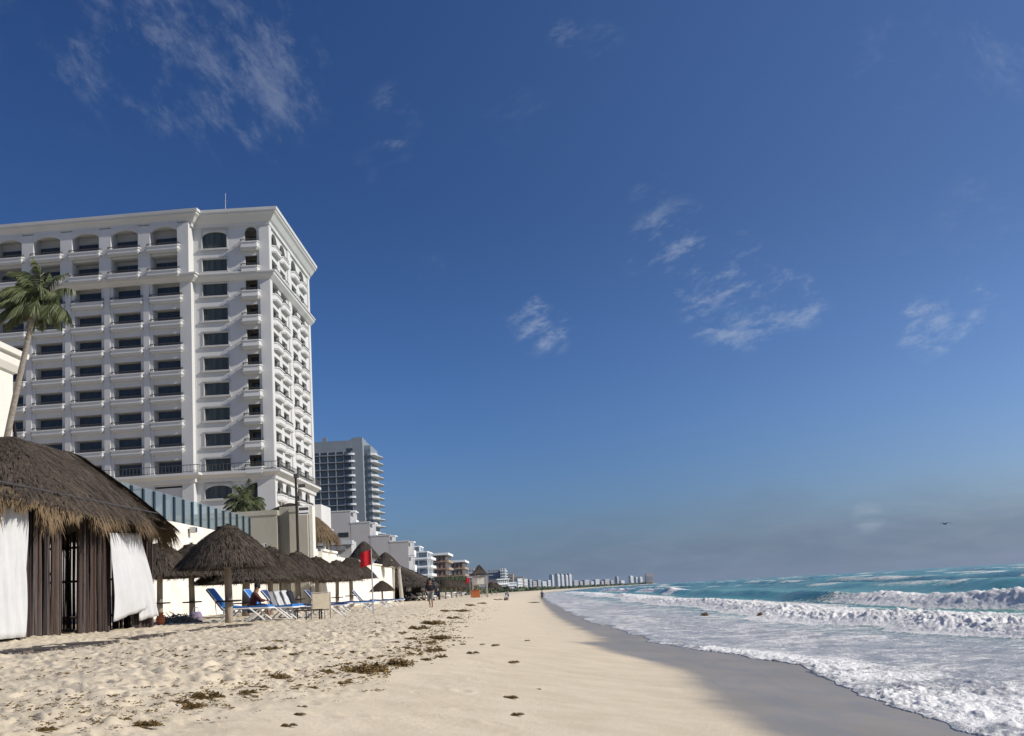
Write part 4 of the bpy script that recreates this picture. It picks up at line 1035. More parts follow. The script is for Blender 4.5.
for i, (px, Y, sc_, lab) in enumerate([
    (228.5, 39, 1.0, 'nearest thatched parasol with a round table on its pole, beside the big hut'),
    (192, 52, 1.02, 'thatched parasol peeking out behind the left edge of the nearest one'),
    (160, 50, 1.02, 'thatched parasol half hidden behind the right side of the big hut'),
    (246, 53, 1.38, 'broad low thatched parasol seen under the nearest canopy'),
    (270.5, 54, .97, 'thatched parasol just right of the nearest one, over the navy loungers'),
    (297.5, 61, .97, 'thatched parasol in front of the beige block and the dark pole'),
    (317.5, 72, 1.0, 'thatched parasol behind the tan chair, its peak hidden by its neighbours'),
    (284, 70, .95, 'small far thatched parasol showing its pole between two nearer poles'),
    (337.5, 80, 1.0, 'thatched parasol with a rounded peak left of the last one by the flag'),
    (351.5, 87, 1.12, 'last thatched parasol of the row, nearest the red flag')]):
    place(protos[i % 3], px, Y, i*1.3, sc_, sz=.84 if sc_ == 1.38 else None, label=lab, cat='parasol', group=G)
far = make_parasol(21, table=False); far.name = 'thatched_parasol'
for i, (px, Y, sc_, lab) in enumerate([
    (382.5, 100, .62, 'miniature dark thatched parasol right of the red flag pole'),
    (446, 165, .9, 'thatched parasol right of the walking person'), (452, 190, .95, 'thatched parasol among white loungers, second right of the walking person'),
    (457, 220, 1.0, 'thatched parasol in front of the far green trees'), (462, 255, 1.05, 'thatched parasol just left of the lifeguard tower'),
    (443, 240, 1.05, 'distant thatched parasol right above the walking person shoulder'), (467, 300, 1.1, 'tiny distant thatched parasol behind the lifeguard tower flag'),
    (492, 330, 1.1, 'tiny thatched parasol just right of the lifeguard tower'), (497, 380, 1.1, 'farthest thatched parasol before the pale hotels')]):
    place(far, px, Y, i*1.1, sc_, label=lab, cat='parasol', group='thatched parasols farther along the beach')

# terrace palapas standing on the walls
def terrace_palapa(px, py_top, py_rim, Y, rad, lab, m=M['thatch'], fm=M['thatchlight'], fringe=.5, base=5.0, post=M['white']):
    P = at(px, py_top, Y); Q = at(px, py_rim, Y); t = empty('terrace_palapa', (P.x, Y, base), label=lab, cat='palapa')
    out = [(rad*math.cos(a), rad*math.sin(a)) for a in [2*math.pi*k/32 for k in range(32)]]
    r, f, _ = hip_roof(out, ((0,0),(.02,0)), Q.z-base+fringe*.6, P.z-base, nt=12, wob=.05, bulge=.08, fringe=fringe, strands=1500, fr_n=1800, seed=int(px))
    c = r.build('roof', m, t, fix=False); f.build('fringe', fm, c, fix=False)
    for a in (.8, 2.4, 3.9, 5.5):
        q = MB(); q.tube([(rad*.7*math.cos(a), rad*.7*math.sin(a), -.1), (rad*.7*math.cos(a), rad*.7*math.sin(a), Q.z-base+.6)], .09, 8); q.build('post', post, t)
terrace_palapa(314, 516, 546, 90.0, 1.6, 'brown shaggy palapa on the terrace at the right end of the beige block', M['thatchlight'], M['thatchlight'], .9, 5.3)
terrace_palapa(363.5, 541, 559, 112, 1.25, 'brown palapa on the terrace wall directly above the red flag', M['thatchfar'], M['thatchfar'], .25, 5.0)
terrace_palapa(385, 552, 567, 122, 1.25, 'darker palapa on the terrace wall right of the one above the flag', M['thatchfar'], M['thatchfar'], .25, 5.0)
terrace_palapa(290, 503.5, 511, 84.5, 1.0, 'low thatched cap rising over the top of the beige block', M['thatch'], M['thatch'], .3, 7.4, M['log'])

# big thatched restaurant
def restaurant():
    Y = 142.; a = at(386, 560, Y); b = at(437, 586, Y)
    t = empty('beach_restaurant', (a.x, Y, 1.5), label='large open beach restaurant under a broad sloping thatched roof', cat='restaurant')
    hw = b.x-a.x
    out = rounded_rect(-hw, hw, -8, 9, 1.5)
    r, f, _ = hip_roof(out, ((0,-2),(0,4)), b.z-1.5+.15, a.z-1.7, nt=20, wob=.1, bulge=.05, fringe=.4, strands=5000, fr_n=2500, sc=2, seed=9)
    c = r.build('roof', M['thatchfar'], t, fix=False); f.build('fringe', M['thatchfar'], c, fix=False)
    for x in (-5, -2.5, 0, 2.5, 5):
        for y in (-7.2, 0, 8): q = MB(); q.tube([(x, y, -.2), (x, y, 2.2)], .12, 8); q.build('post', M['stick'], t)
    q = MB(); q.box(-hw+.6, hw-1.2, 6, 6.2, -.1, 2.0); q.build('back_wall', M['stick'], t)
    for px, lean in ((393.5, .25), (399, -.2)):
        P = at(px, 569, 130); l = empty('log_post', (P.x, 130, 1.4), label='pale leaning log post, %s of the pair before the thatched restaurant' % ('left' if px < 396 else 'right'), cat='post')
        q = MB(); q.tube([(-lean, 0, -.3), (0, 0, P.z-1.4)], [.22, .15], 10); q.build('log', M['paleLog'], l); q = MB(); q.lathe([(.15,P.z-1.39),(.19,P.z-1.36),(.19,P.z-1.2),(.0,P.z-1.12)], 10); q.build('cap', M['log'], l)
restaurant()

# ------------------------------------------------------------------ sun loungers
def make_lounger(back, sling, name='sun_lounger'):
    t = empty(name, (0,0,0)); W_ = .33; zs = .36
    f = MB()
    for y in (-W_, W_): f.tube([(.62,y,zs),(1.95,y,zs-.02)], .024, 6)
    f.tube([(1.95,-W_,zs-.02),(1.95,W_,zs-.02)], .024, 6); f.tube([(.62,-W_,zs),(.62,W_,zs)], .024, 6); f.build('frame', M['whiteplastic'], t)
    for y in (-W_-.03, W_+.03):
        for (xa, xb) in ((.95, .5), (1.4, 1.85)):
            l = MB(); l.tube([(xa,y,zs),(xb,y,0)], .026, 6); l.build('leg', M['whiteplastic'], t)
    s_ = MB(); s_.add([(x, y, zs+.015-.03*math.sin(math.pi*(x-.62)/1.3)+dz) for dz in (-.02,.06) for x in (.64,.95,1.3,1.65,1.93) for y in (-W_+.02, W_-.02)],
        [(2*i, 2*i+1, 2*i+3, 2*i+2) for i in range(4)]+[(10+2*i, 12+2*i, 13+2*i, 11+2*i) for i in range(4)]+[(2*i, 2*i+2, 12+2*i, 10+2*i) for i in range(4)]+[(2*i+3, 2*i+1, 11+2*i, 13+2*i) for i in range(4)]+[(0,10,11,1),(8,9,19,18)])
    s_.build('seat', sling, t)
    bx, bz = .62-.78*math.cos(back), zs+.78*math.sin(back)
    nx, nz = -math.sin(back)*.06, -math.cos(back)*.06
    b = MB(); b.add([(.62,-W_+.02,zs+.02),(.62,W_-.02,zs+.02),(bx,W_-.02,bz+.02),(bx,-W_+.02,bz+.02),(.62+nx,-W_+.02,zs+nz),(.62+nx,W_-.02,zs+nz),(bx+nx,W_-.02,bz+nz),(bx+nx,-W_+.02,bz+nz)],
        [(0,1,2,3),(7,6,5,4),(0,3,7,4),(1,5,6,2),(2,6,7,3),(0,4,5,1)]); bb = b.build('backrest', sling, t)
    fr = MB(); fr.tube([(.62,-W_,zs),(bx,-W_,bz),(bx,W_,bz),(.62,W_,zs)], .015, 6); fr.build('backrest_frame', M['whiteplastic'], bb)
    if back > .3:
        for y in (-W_, W_):
            st = MB(); st.tube([(.62-.4*math.cos(back),y,zs+.4*math.sin(back)),(.42,y,.22)], .015, 5); st.build('backrest_strut', M['whiteplastic'], t)
    return t
L_up = make_lounger(R(52), M['blue']); L_flat = make_lounger(R(8), M['blue']); L_navy = make_lounger(R(50), M['bluedark']); L_navyflat = make_lounger(R(4), M['bluedark'])
GL = 'blue sun loungers under the parasols'
for proto, px, Y, rz, lab in [
    (L_up, 243, 45.2, -.1, 'blue lounger with raised back directly behind the seated person'),
    (L_navy, 304, 57, -.05, 'navy lounger with raised back beyond the hung towels'),
    (L_flat, 330, 60, .0, 'blue lounger lying flat just right of the tan chair'),
    (L_up, 206, 40.5, -.08, 'bright blue sun lounger with raised back left of the nearest pole'),
    (L_flat, 233, 41.5, -.12, 'blue lounger lying flat right of the nearest pole, under the seated person'),
    (L_flat, 236, 43.3, -.05, 'blue lounger lying flat behind the seated person'),
    (L_navy, 261, 48, -.1, 'navy lounger with raised back beside the second pole'),
    (L_navyflat, 272, 48.5, .0, 'navy lounger lying flat behind the striped towels'),
    (L_navyflat, 290, 47.5, -.05, 'navy lounger lying flat just left of the tan chair'),
    (L_navyflat, 335, 66, -.1, 'small dark lounger right of the tan chair'),
    (L_navy, 351, 70, .0, 'blue lounger with raised back between the tan chair and the flag'),
    (L_navyflat, 357, 74, .0, 'far blue lounger lying flat just before the flag pole'),
    (L_navyflat, 366, 80, .1, 'far blue lounger lying flat behind the flag pole'),
    (L_flat, 373, 86, .0, 'last far blue lounger right of the flag pole')]:
    place(proto, px, Y, rz, 1.05, label=lab, cat='sun lounger', group=GL)
L_white = make_lounger(R(30), M['whiteplastic'])
for i, (px, Y) in enumerate([(403,138),(410,140),(419,138),(441,170),(447,182),(449,200),(455,215),(452,235),(459,240),(462,262),(465,285)]):
    w = ['under the thatched restaurant roof, left', 'under the thatched restaurant roof, middle', 'under the thatched restaurant roof, right', 'directly right of the walking person', 'second right of the walking person',
         'third right of the walking person', 'in front of the green trees', 'left of the pale loungers by the trees', 'among the far parasols', 'left of the lifeguard tower base', 'nearest the lifeguard tower']
    place(L_white, px, Y, i*.4, 1.1, label='white lounger '+w[i], cat='sun lounger', group='white loungers farther along the beach')

# tan sling chair seen from behind
def tan_chair():
    X = at(321, 606, 44).x; Y = 44.; z = ground_z(X, Y)
    t = empty('tan_chair', (X, Y, z), math.radians(28), label='tan sling beach chair with a square upright back, seen from behind', cat='chair')
    w = .30
    b = MB(); b.box(-w, w, -.02, .02, .34, .86); b.build('backrest', M['tansling'], t)
    f = MB(); f.tube([(-w-.03,.0,.28),(-w-.03,.0,.89),(w+.03,.0,.89),(w+.03,.0,.28)], .025, 6); f.build('frame', M['paleLog'], t)
    s_ = MB(); s_.box(-w, w, .05, .6, .30, .335); s_.build('seat', M['tansling'], t)
    for x in (-w-.03, w+.03):
        for y in (.0, .58): l = MB(); l.tube([(x,y,.32),(x,y,-.03)], .025, 6); l.build('leg', M['paleLog'], t)
        a = MB(); a.box(x-.03, x+.03, -.02, .5, .53, .56); a.build('armrest', M['paleLog'], t)
    X = at(314, 614, 45).x
    q = empty('low_table', (X, 43.3, ground_z(X, 43.3)), label='low dark wooden table beside the tan chair', cat='table')
    m = MB(); m.box(-.35,.55,-.25,.25,.30,.335); m.build('tabletop', M['stick'], q)
    for x in (-.3,.5):
        for y in (-.2,.2): m = MB(); m.box(x-.02,x+.02,y-.02,y+.02,0,.299); m.build('leg', M['stick'], q)
tan_chair()

# towels draped on backrests
def draped(px, Y, dx, lab, m, rz=0.0, h=.62, w=.30):
    X = at(px, 600, Y).x; z = ground_z(X, Y)
    o = MB(); n = 10; vs = []
    for j in range(n+1):
        v = j/n
        for i in range(7):
            u = i/6-.5; x = -.30*v+.015*math.sin(v*9+i); vs.append((x+.02*math.sin(i*1.9), u*2*w+.01*math.sin(j*1.3), .38+h*v+.01*math.sin(i*2.2)))
    o.add(vs, [(j*7+i, j*7+i+1, j*7+i+8, j*7+i+7) for j in range(n) for i in range(6)])
    q = o.build('beach_towel', m, None, smooth=True, fix=False, loc=(X, Y, z), rz=rz); md = q.modifiers.new('thick', 'SOLIDIFY'); md.thickness = .03
    tag(q, lab, 'towel')
draped(277, 45.2, 0, 'dark grey towel hung upright left of the pale striped one', M['greycloth'], -.5, .58, .15)
draped(283, 45.4, 0, 'dark striped towel hung on a raised lounger back', M['striped'], -.6, .6, .16)
draped(290.5, 45.6, 0, 'pale towel with a white edge hung on a raised lounger back', M['cloth'], -.5, .62, .15)
draped(297, 45.8, 0, 'black towel with a white stripe, rightmost of the hung towels', M['navycloth'], -.4, .6, .16)

def heap(px, Y, lab, name, cat, n, sx, sy, sz, m, seed=1, big=.12):
    rnd = random.Random(seed); X = at(px, 615, Y).x; mb = MB()
    for k in range(n):
        a = rnd.random()*6.28; r = rnd.random()**.6; x, y = r*math.cos(a)*sx, r*math.sin(a)*sy; z = sz*(1-r*r)*rnd.uniform(.3,1)
        d = Vector((rnd.uniform(-1,1), rnd.uniform(-1,1), rnd.uniform(-.25,.35))).normalized()*big*rnd.uniform(.5,1.6)
        mb.tube([Vector((x,y,z))-d, Vector((x,y,z+.02)), Vector((x,y,z))+d], [.012,.02,.010], 5)
    tag(mb.build(name, m, loc=(X, Y, ground_z(X, Y))), lab, cat)
heap(176, 41, 'low tangled heap of driftwood and litter between the hut and the parasols', 'driftwood_heap', 'driftwood', 170, .75, .45, .26, M['log'], 4, .2)
# terracotta jar, purple bag
def lathe_thing(name, lab, cat, px, Y, prof, m, extra=None):
    X = at(px, 615, Y).x; t = empty(name, (X, Y, ground_z(X, Y)), label=lab, cat=cat); t.scale = (.62,.62,.62)
    mb = MB(); mb.lathe(prof, 20); mb.build('body', m, t, smooth=True)
    if extra: extra(t)
def lip(t): mb = MB(); mb.lathe([(.10,.52),(.15,.54),(.15,.59),(.10,.60)], 20); mb.build('rim', M['orange'], t)
lathe_thing('terracotta_jar', 'orange terracotta jar by the wall beside the hut corner', 'jar', 160.5, 38.5, [(0,0),(.12,0),(.20,.15),(.22,.3),(.15,.46),(.10,.52)], M['orange'], lip)
def bag():
    X = at(196, 615, 41.5).x; t = empty('beach_bag', (X, 41.5, ground_z(X, 41.5)), label='soft lilac beach bag on the sand left of the blue lounger', cat='bag'); t.scale = (.7,.7,.85)
    m = MB(); m.lathe([(0,0),(.24,.0),(.30,.12),(.27,.3),(.20,.40),(0,.36)], 14, lambda a, j: (.03*math.sin(3*a+j), .01*math.sin(5*a))); m.build('body', M['purple'], t, smooth=True)
    m = MB(); m.tube([(-.15,0,.36),(-.1,0,.55),(.08,0,.56),(.15,0,.36)], .015, 6); m.build('strap', M['cloth'], t)
bag()

# ------------------------------------------------------------------ flags, lifeguard tower
def flag(px, Y, ytop, w, h, lab, side=-1):
    P = at(px, ytop, Y); z0 = ground_z(P.x, Y); H = P.z-z0
    t = empty('flag', (P.x, Y, z0), label=lab, cat='flag')
    m = MB(); m.tube([(0,0,-.3),(0,0,H)], [.03,.022], 8); m.build('pole', M['metal'], t)
    m = MB(); n = 14
    m.add([(side*(.02+w*i/n), .03*math.sin(i*.55)*(i/n)**.5, H-.05-h*j/8-.22*(i/n)**1.3*(1 if j else .9)*h) for i in range(n+1) for j in range(9)], [(i*9+j, i*9+j+1, (i+1)*9+j+1, (i+1)*9+j) for i in range(n) for j in range(8)])
    o = m.build('cloth', M['red'], t, smooth=True, fix=False); md = o.modifiers.new('thick', 'SOLIDIFY'); md.thickness = .008
flag(371, 55, 548.5, .45, .62, 'red warning flag on a thin pole at the end of the parasol row')
def lifeguard():
    Y = 200.; a, b = at(472.5, 585, Y), at(487.5, 585, Y); cx = (a.x+b.x)/2; w = (b.x-a.x)/2*.92; g = ground_z(cx, Y); zf = at(480, 584.5, Y).z-g; zr = at(480, 574.5, Y).z-g; za = at(480, 564.5, Y).z-g
    t = empty('lifeguard_tower', (cx, Y, g), label='lifeguard hut on stilts with a pointed thatched roof, alone on the open beach', cat='lifeguard tower')
    out = [(1.18*w*x, 1.18*w*y) for x, y in rounded_rect(-1, 1, -1, 1, .2, 3, 4)]
    r, f, _ = hip_roof(out, ((0,0),(.02,0)), zr, za, nt=8, wob=.04, bulge=-.02, fringe=.25, strands=500, fr_n=500); c = r.build('roof', M['thatchfar'], t, fix=False); f.build('fringe', M['thatchfar'], c, fix=False)
    for x in (-w, w):
        for y in (-w, w): q = MB(); q.box(x-.08, x+.08, y-.08, y+.08, -.2, zr+.1); q.build('post', M['paleLog'], t)
    q = MB(); q.box(-w-.1, w+.1, -w-.1, w+.1, zf-.15, zf); q.build('platform', M['log'], t)
    q = MB(); q.box(-w+.1, -w*.35, -w, -w+.05, zf+.01, zr-.1); q.build('side_panel', M['pink'], t)
    q = MB(); q.box(-w*.34, w-.1, -w, -w+.05, zf+.01, zf+1.0); q.box(-w+.1, w-.1, w-.05, w, zf+.01, zr-.2); q.build('front_panel', M['cream'], t)
    q = MB(); q.tube([(-w,-w,.1),(w,-w,zf-.2)], .05, 6); q.tube([(w,-w,.1),(-w,-w,zf-.2)], .05, 6); q.build('brace', M['log'], t)
    q = MB()
    for k in range(6): q.box(-.3, .3, -w-.3-.14*(5-k), -w-.18-.14*(5-k), (k+.5)*zf/6.5, (k+.5)*zf/6.5+.05)
    q.tube([(-.32,-w-1.1,0),(-.32,-w-.1,zf)], .03, 5); q.tube([(.32,-w-1.1,0),(.32,-w-.1,zf)], .03, 5); q.build('ladder', M['log'], t)
    P = at(475.5, 594, 192); t = empty('orange_crate', (P.x, 192, ground_z(P.x, 192)), label='large orange box standing at the foot of the lifeguard tower', cat='box')
    q = MB(); q.box(-.65,.65,-.4,.4,0,1.05); q.build('body', M['orange'], t); q = MB(); q.box(-.7,.7,-.45,.45,1.052,1.12); q.build('lid', M['orange'], t)
lifeguard()
flag(469.5, 195, 577, .55, .75, 'small red flag left of the lifeguard tower', -1)

# ------------------------------------------------------------------ palms and trees
def palm(name, base, top, bend, nf, fl, lab, seed, wind, tr=.2):
    rnd = random.Random(seed); t = empty(name, base, label=lab, cat='palm tree'); b = Vector((0,0,0)); e = Vector(top)-Vector(base)
    pts = []; 
    for k in range(15):
        u = k/14; p = b.lerp(e, u); p += Vector(bend)*math.sin(math.pi*u); pts.append(p)
    m = MB(); m.tube(pts, [tr*(1.25-.5*k/14) for k in range(15)], 12); m.build('trunk', M['palmtrunk'], t, smooth=True)
    dry = MB()
    for k in range(34):
        a = rnd.random()*6.28; strand(dry, e+Vector((math.cos(a)*.12, math.sin(a)*.12, rnd.uniform(-.5,.1))), (math.cos(a)*.6, math.sin(a)*.6, rnd.uniform(-1.4,.2)), rnd.uniform(.4,.9), .05)
    dry.build('dry_sheaths', M['fronddry'], t, fix=False)
    for k in range(nf):
        az = 2.4*k; el = math.radians(84-92*(k/nf)**.9+rnd.uniform(-8,8)); L = fl*rnd.uniform(.85,1.1)
        d = Vector((math.cos(az)*math.cos(el), math.sin(az)*math.cos(el), math.sin(el))); p = e.copy(); mb = MB(); N = 26; spine = []
        w = Vector(wind)
        for i in range(N):
            spine.append(p.copy()); d = (d+Vector((0,0,-1))*(.035+.09*i/N)+w*(.03+.03*i/N)).normalized(); p = p+d*(L/N)
        mb.tube(spine, [.03*(1-.8*i/(N-1)) for i in range(N)], 5)
        for i in range(3, N):
            tdir = (spine[i]-spine[i-1]).normalized(); side = tdir.cross(Vector((0,0,1)))
            if side.length < .1: side = Vector((1,0,0))
            side.normalize(); u = i/N; ll = L*.31*math.sin(math.pi*min(1, u*.9+.12))**.7
            for sg in (-1, 1):
                for h_ in (0, .33, .66):
                    pp = spine[i-1].lerp(spine[i], h_); dd = side*sg*.75+tdir*.55+Vector((0,0,-.45))+w*.9+Vector((rnd.uniform(-.1,.1),)*3)
                    strand(mb, pp, dd, ll*rnd.uniform(.8,1.1), .026*fl/2.6, ll*.45)
        mb.build('frond', M['frond'], t, fix=False)
Pt = at(36, 304, 75); Pb = at(13, 436, 75)
palm('coconut_palm', (Pb.x-2.2, 75, 1.5), (Pt.x, 75, Pt.z), (-.2,0,-.0), 44, 2.85, 'tall leaning coconut palm with windblown fronds in front of the white hotel', 3, (-.85,.2,.12), .20)
Pt = at(246, 505, 100); palm('palm_tree', (Pt.x, 100, 1.5), (Pt.x, 100, Pt.z), (.2,0,0), 26, 2.1, 'bushy palm crown rising behind the beige block below the hotel', 8, (-.5,.1,.1), .2)
def tree(px, ytop, Y, rad, lab, seed):
    rnd = random.Random(seed); P = at(px, ytop, Y); g = ground_z(P.x, Y); H = P.z-g
    t = empty('leafy_tree', (P.x, Y, g), label=lab, cat='tree', group='green trees behind the far parasols')
    m = MB(); m.tube([(0,0,-.2),(.1,0,H*.35),(0,.1,H*.65)], [.25,.18,.1], 8)
    for k in range(5):
        a = k*1.3; m.tube([(.05,0,H*.35),(math.cos(a)*rad*.5, math.sin(a)*rad*.5, H*.65)], [.1,.04], 6)
    m.build('trunk', M['trunk'], t)
    c = MB(); cl = [(Vector((rnd.uniform(-.7,.7)*rad, rnd.uniform(-.7,.7)*rad, H*rnd.uniform(.42,.85))), rad*rnd.uniform(.35,.6)) for _ in range(9)]
    for k in range(1500):
        ce, r = rnd.choice(cl); d = Vector((rnd.gauss(0,1), rnd.gauss(0,1), rnd.gauss(0,1))).normalized(); p = ce+d*r*rnd.uniform(.55,1.05); p.z = min(p.z, H)
        s1 = Vector((rnd.gauss(0,1), rnd.gauss(0,1), rnd.gauss(0,.6))).normalized()*.17; s2 = s1.cross(d).normalized()*.12
        c.add([p-s1, p-s2, p+s1, p+s2], [(0,1,2,3)])
    c.build('crown', M['leaf'], t, fix=False)
for i, (px, y, Y, r) in enumerate([(438,578,300,3.2),(446,575.5,320,3.6),(453,577,340,3.6),(459,574.5,350,3.4),(465,577,370,3.4),(470,579,390,3.4)]):
    tree(px, y, Y, r, '%s from the left of the green trees in front of the brown hotels' % ['leafy tree, first', 'leafy tree, second', 'leafy tree, third', 'leafy tree, fourth', 'leafy tree, fifth', 'leafy tree, last'][i], 40+i)
def far_scrub():
    rnd = random.Random(77); m = MB()
    for k in range(5200):
        Y = 400*math.exp(rnd.random()*2.7); cx = float(shore(np.array([Y]))[0]); X = cx-22-rnd.random()**1.5*(30+Y*.035); h = 2.0+Y*.0006+1.3*math.sin(Y*.02+X*.05)
        z = rnd.random()*max(1.2, h)+1.0; s_ = .7+Y*.0007
        a = rnd.random()*3.14; m.add([(X-s_*math.cos(a), Y-s_*math.sin(a), z-s_*.5), (X+s_*math.cos(a), Y+s_*math.sin(a), z-s_*.4), (X+s_*.8*math.cos(a), Y+s_*.8*math.sin(a), z+s_*.5), (X-s_*.7*math.cos(a), Y-s_*.7*math.sin(a), z+s_*.6)], [(0,1,2,3)])
    tag(m.build('coastal_scrub', M['leaf'], fix=False), 'dark green scrub and trees lining the far shore below the skyline', 'scrub', kind='stuff')
far_scrub()

# ------------------------------------------------------------------ people
def skin_mesh(name, pts, edges, rads, m, parent, sub=1):
    me = bpy.data.meshes.new('tmp'); me.from_pydata([Vector(p) for p in pts], edges, []); ob = bpy.data.objects.new('tmp', me); COL.objects.link(ob)
    ob.modifiers.new('skin', 'SKIN'); sv = me.skin_vertices[0].data
    for i, r in enumerate(rads): sv[i].radius = (r, r) if not hasattr(r, '__len__') else r
    sv[0].use_root = True
    ob.modifiers.new('sub', 'SUBSURF').levels = sub
    dg = bpy.context.evaluated_depsgraph_get(); nm = bpy.data.meshes.new_from_object(ob.evaluated_get(dg)); nm.name = name
    bpy.data.objects.remove(ob); nm.materials.clear(); nm.materials.append(m)
    nm.polygons.foreach_set('use_smooth', [True]*len(nm.polygons))
    return link(name, nm, parent)
def person(loc, rz, lab, pose, top, bottom, skin=M['skin'], sleeves=True, scale=1.0, name='person', shorts=.5):
    t = empty(name, loc, rz, label=lab, cat='person'); t.scale = (scale,)*3
    J = pose
    P = [J['pelvis'], J['chest'], J['neck'], J['head0'], J['head1']]; E = [(0,1),(1,2),(2,3),(3,4)]; Rr = [(.15,.11),(.17,.11),(.055,.055),(.085,.095),(.075,.085)]
    def chain(start, names, rad):
        prev = start
        for n_, r in zip(names, rad): P.append(J[n_]); Rr.append(r); E.append((prev, len(P)-1)); prev = len(P)-1
        return prev
    for s_ in 'lr':
        chain(0, ['hip'+s_, 'knee'+s_, 'ankle'+s_, 'toe'+s_], [.085,.058,.038,.033])
        w = chain(1, ['sh'+s_, 'elb'+s_, 'wri'+s_], [.062,.043,.028])
        wv = Vector(J['wri'+s_]); d = (wv-Vector(J['elb'+s_])).normalized(); sd = d.cross(Vector((0,1,.2))).normalized(); fd = sd.cross(d).normalized()
        P.append(wv+d*.07); Rr.append((.034,.018)); E.append((w, len(P)-1)); palm_ = len(P)-1
        for q, (o, L) in enumerate(((-.028,.075),(-.01,.085),(.01,.08),(.027,.065))):
            a = wv+d*.095+fd*o; P.append(a); Rr.append(.010); E.append((palm_, len(P)-1)); P.append(a+d*L*.6+sd*.012); Rr.append(.009); E.append((len(P)-2, len(P)-1)); P.append(a+d*L*.9+sd*.035); Rr.append(.007); E.append((len(P)-2, len(P)-1))
        P.append(wv+d*.04+fd*-.045); Rr.append(.011); E.append((w, len(P)-1)); P.append(wv+d*.08+fd*-.06); Rr.append(.009); E.append((len(P)-2, len(P)-1))
    body = skin_mesh('body', P, E, Rr, skin, t)
    # clothing follows the same joints
    v = lambda n_: Vector(J[n_])
    tp = [v('pelvis')+Vector((0,0,.02)), v('chest'), v('neck')-Vector((0,0,.05))]; te = [(0,1),(1,2)]; tr_ = [(.175,.135),(.20,.135),(.085,.075)]
    for s_ in 'lr':
        tp += [v('sh'+s_), v('elb'+s_)]; n_ = len(tp); te += [(1,n_-2),(n_-2,n_-1)]; tr_ += [.085,.062]
        if sleeves: tp.append(v('elb'+s_).lerp(v('wri'+s_), .85)); te.append((n_-1, n_)); tr_.append(.048)
    skin_mesh('jacket' if sleeves else 'shirt', tp, te, tr_, top, t)
    bp = [v('pelvis')]; be = []; br = [(.175,.135)]
    for s_ in 'lr':
        bp += [v('hip'+s_), v('hip'+s_).lerp(v('knee'+s_), shorts), v('knee'+s_).lerp(v('ankle'+s_), .12)]; n_ = len(bp); be += [(0,n_-3),(n_-3,n_-2),(n_-2,n_-1)]; br += [.115,.10,.09]
    skin_mesh('shorts', bp, be, br, bottom, t)
    h0, h1 = v('head0'), v('head1'); up = (h1-h0).normalized()
    hm = MB(); hm.lathe([(0,.13),(.05,.125),(.088,.09),(.102,.04),(.10,-.01),(.085,-.05)], 16, lambda a, j: (-.018*(math.sin(a) > .3)*(j > 3), 0)); o = hm.build('hair', M['hair'], t, smooth=True, fix=False); o.location = h0+up*.05
    # face: nose, eyes, ears
    fc = MB(); f0 = h0+Vector((0,.095,.0)); fc.tube([f0+Vector((0,-.01,.04)), f0+Vector((0,.015,0)), f0+Vector((0,-.01,-.01))], [.008,.014,.012], 6)
    for x in (-.09,.09): fc.tube([h0+Vector((x,-.01,.03)), h0+Vector((x*1.1,-.015,.0)), h0+Vector((x,-.01,-.03))], [.012,.018,.010], 6)
    fc.build('nose_and_ears', skin, t)
    ey = MB()
    for x in (-.032,.032): ey.tube([f0+Vector((x-.012,-.008,.035)), f0+Vector((x+.012,-.008,.035))], .008, 6)
    ey.build('eyes', M['hair'], t)
    return t
walk = dict(pelvis=(0,0,.93), chest=(0,.02,1.28), neck=(0,.03,1.47), head0=(0,.05,1.60), head1=(0,.055,1.68),
    hipl=(-.10,0,.88), kneel=(-.11,.18,.50), anklel=(-.10,.10,.09), toel=(-.11,.26,.03), hipr=(.10,0,.88), kneer=(.12,-.02,.48), ankler=(.13,-.26,.13), toer=(.13,-.14,.03),
    shl=(-.20,.02,1.40), elbl=(-.29,-.04,1.13), wril=(-.20,.16,1.0), shr=(.20,.02,1.40), elbr=(.29,.06,1.13), wrir=(.20,.22,1.02))
X = at(431, 600, 78).x
person((X, 78, ground_z(X, 78)-.02), R(170), 'person in a dark jacket and grey shorts walking barefoot on the open sand', walk, M['navycloth'], M['greycloth'], shorts=.75)
sit = dict(pelvis=(0,0,.42), chest=(.0,.07,.76), neck=(0,.12,.94), head0=(0,.17,1.06), head1=(0,.19,1.14),
    hipl=(-.10,.03,.42), kneel=(-.14,.44,.52), anklel=(-.13,.50,.12), toel=(-.13,.64,.05), hipr=(.10,.03,.42), kneer=(.14,.45,.52), ankler=(.13,.52,.12), toer=(.13,.66,.05),
    shl=(-.20,.08,.87), elbl=(-.27,.26,.66), wril=(-.08,.42,.66), shr=(.20,.08,.87), elbr=(.27,.26,.66), wrir=(.08,.42,.66))
Xs = at(252, 605, 42.2).x
sp = person((Xs, 42.2, ground_z(Xs, 42.2)-.02), R(-70), 'person in a maroon top sitting bent forward on the blue lounger under the parasol', sit, M['maroon'], M['navycloth'], shorts=.7)
X = at(505.5, 596, 175).x; person((X, 175, ground_z(X, 175)-.25), R(200), 'person in white sitting low on the sand beyond the lifeguard tower', sit, M['cloth'], M['navycloth'])
X = at(508, 596, 178).x; person((X, 178, ground_z(X, 178)), R(150), 'person in a white top standing behind the one sitting in white', walk, M['cloth'], M['bluedark'], scale=.8)
X = at(542, 594, 250).x; person((X, 250, ground_z(X, 250)), R(180), 'tiny lone figure standing at the waterline far down the beach', walk, M['bluedark'], M['navycloth'])
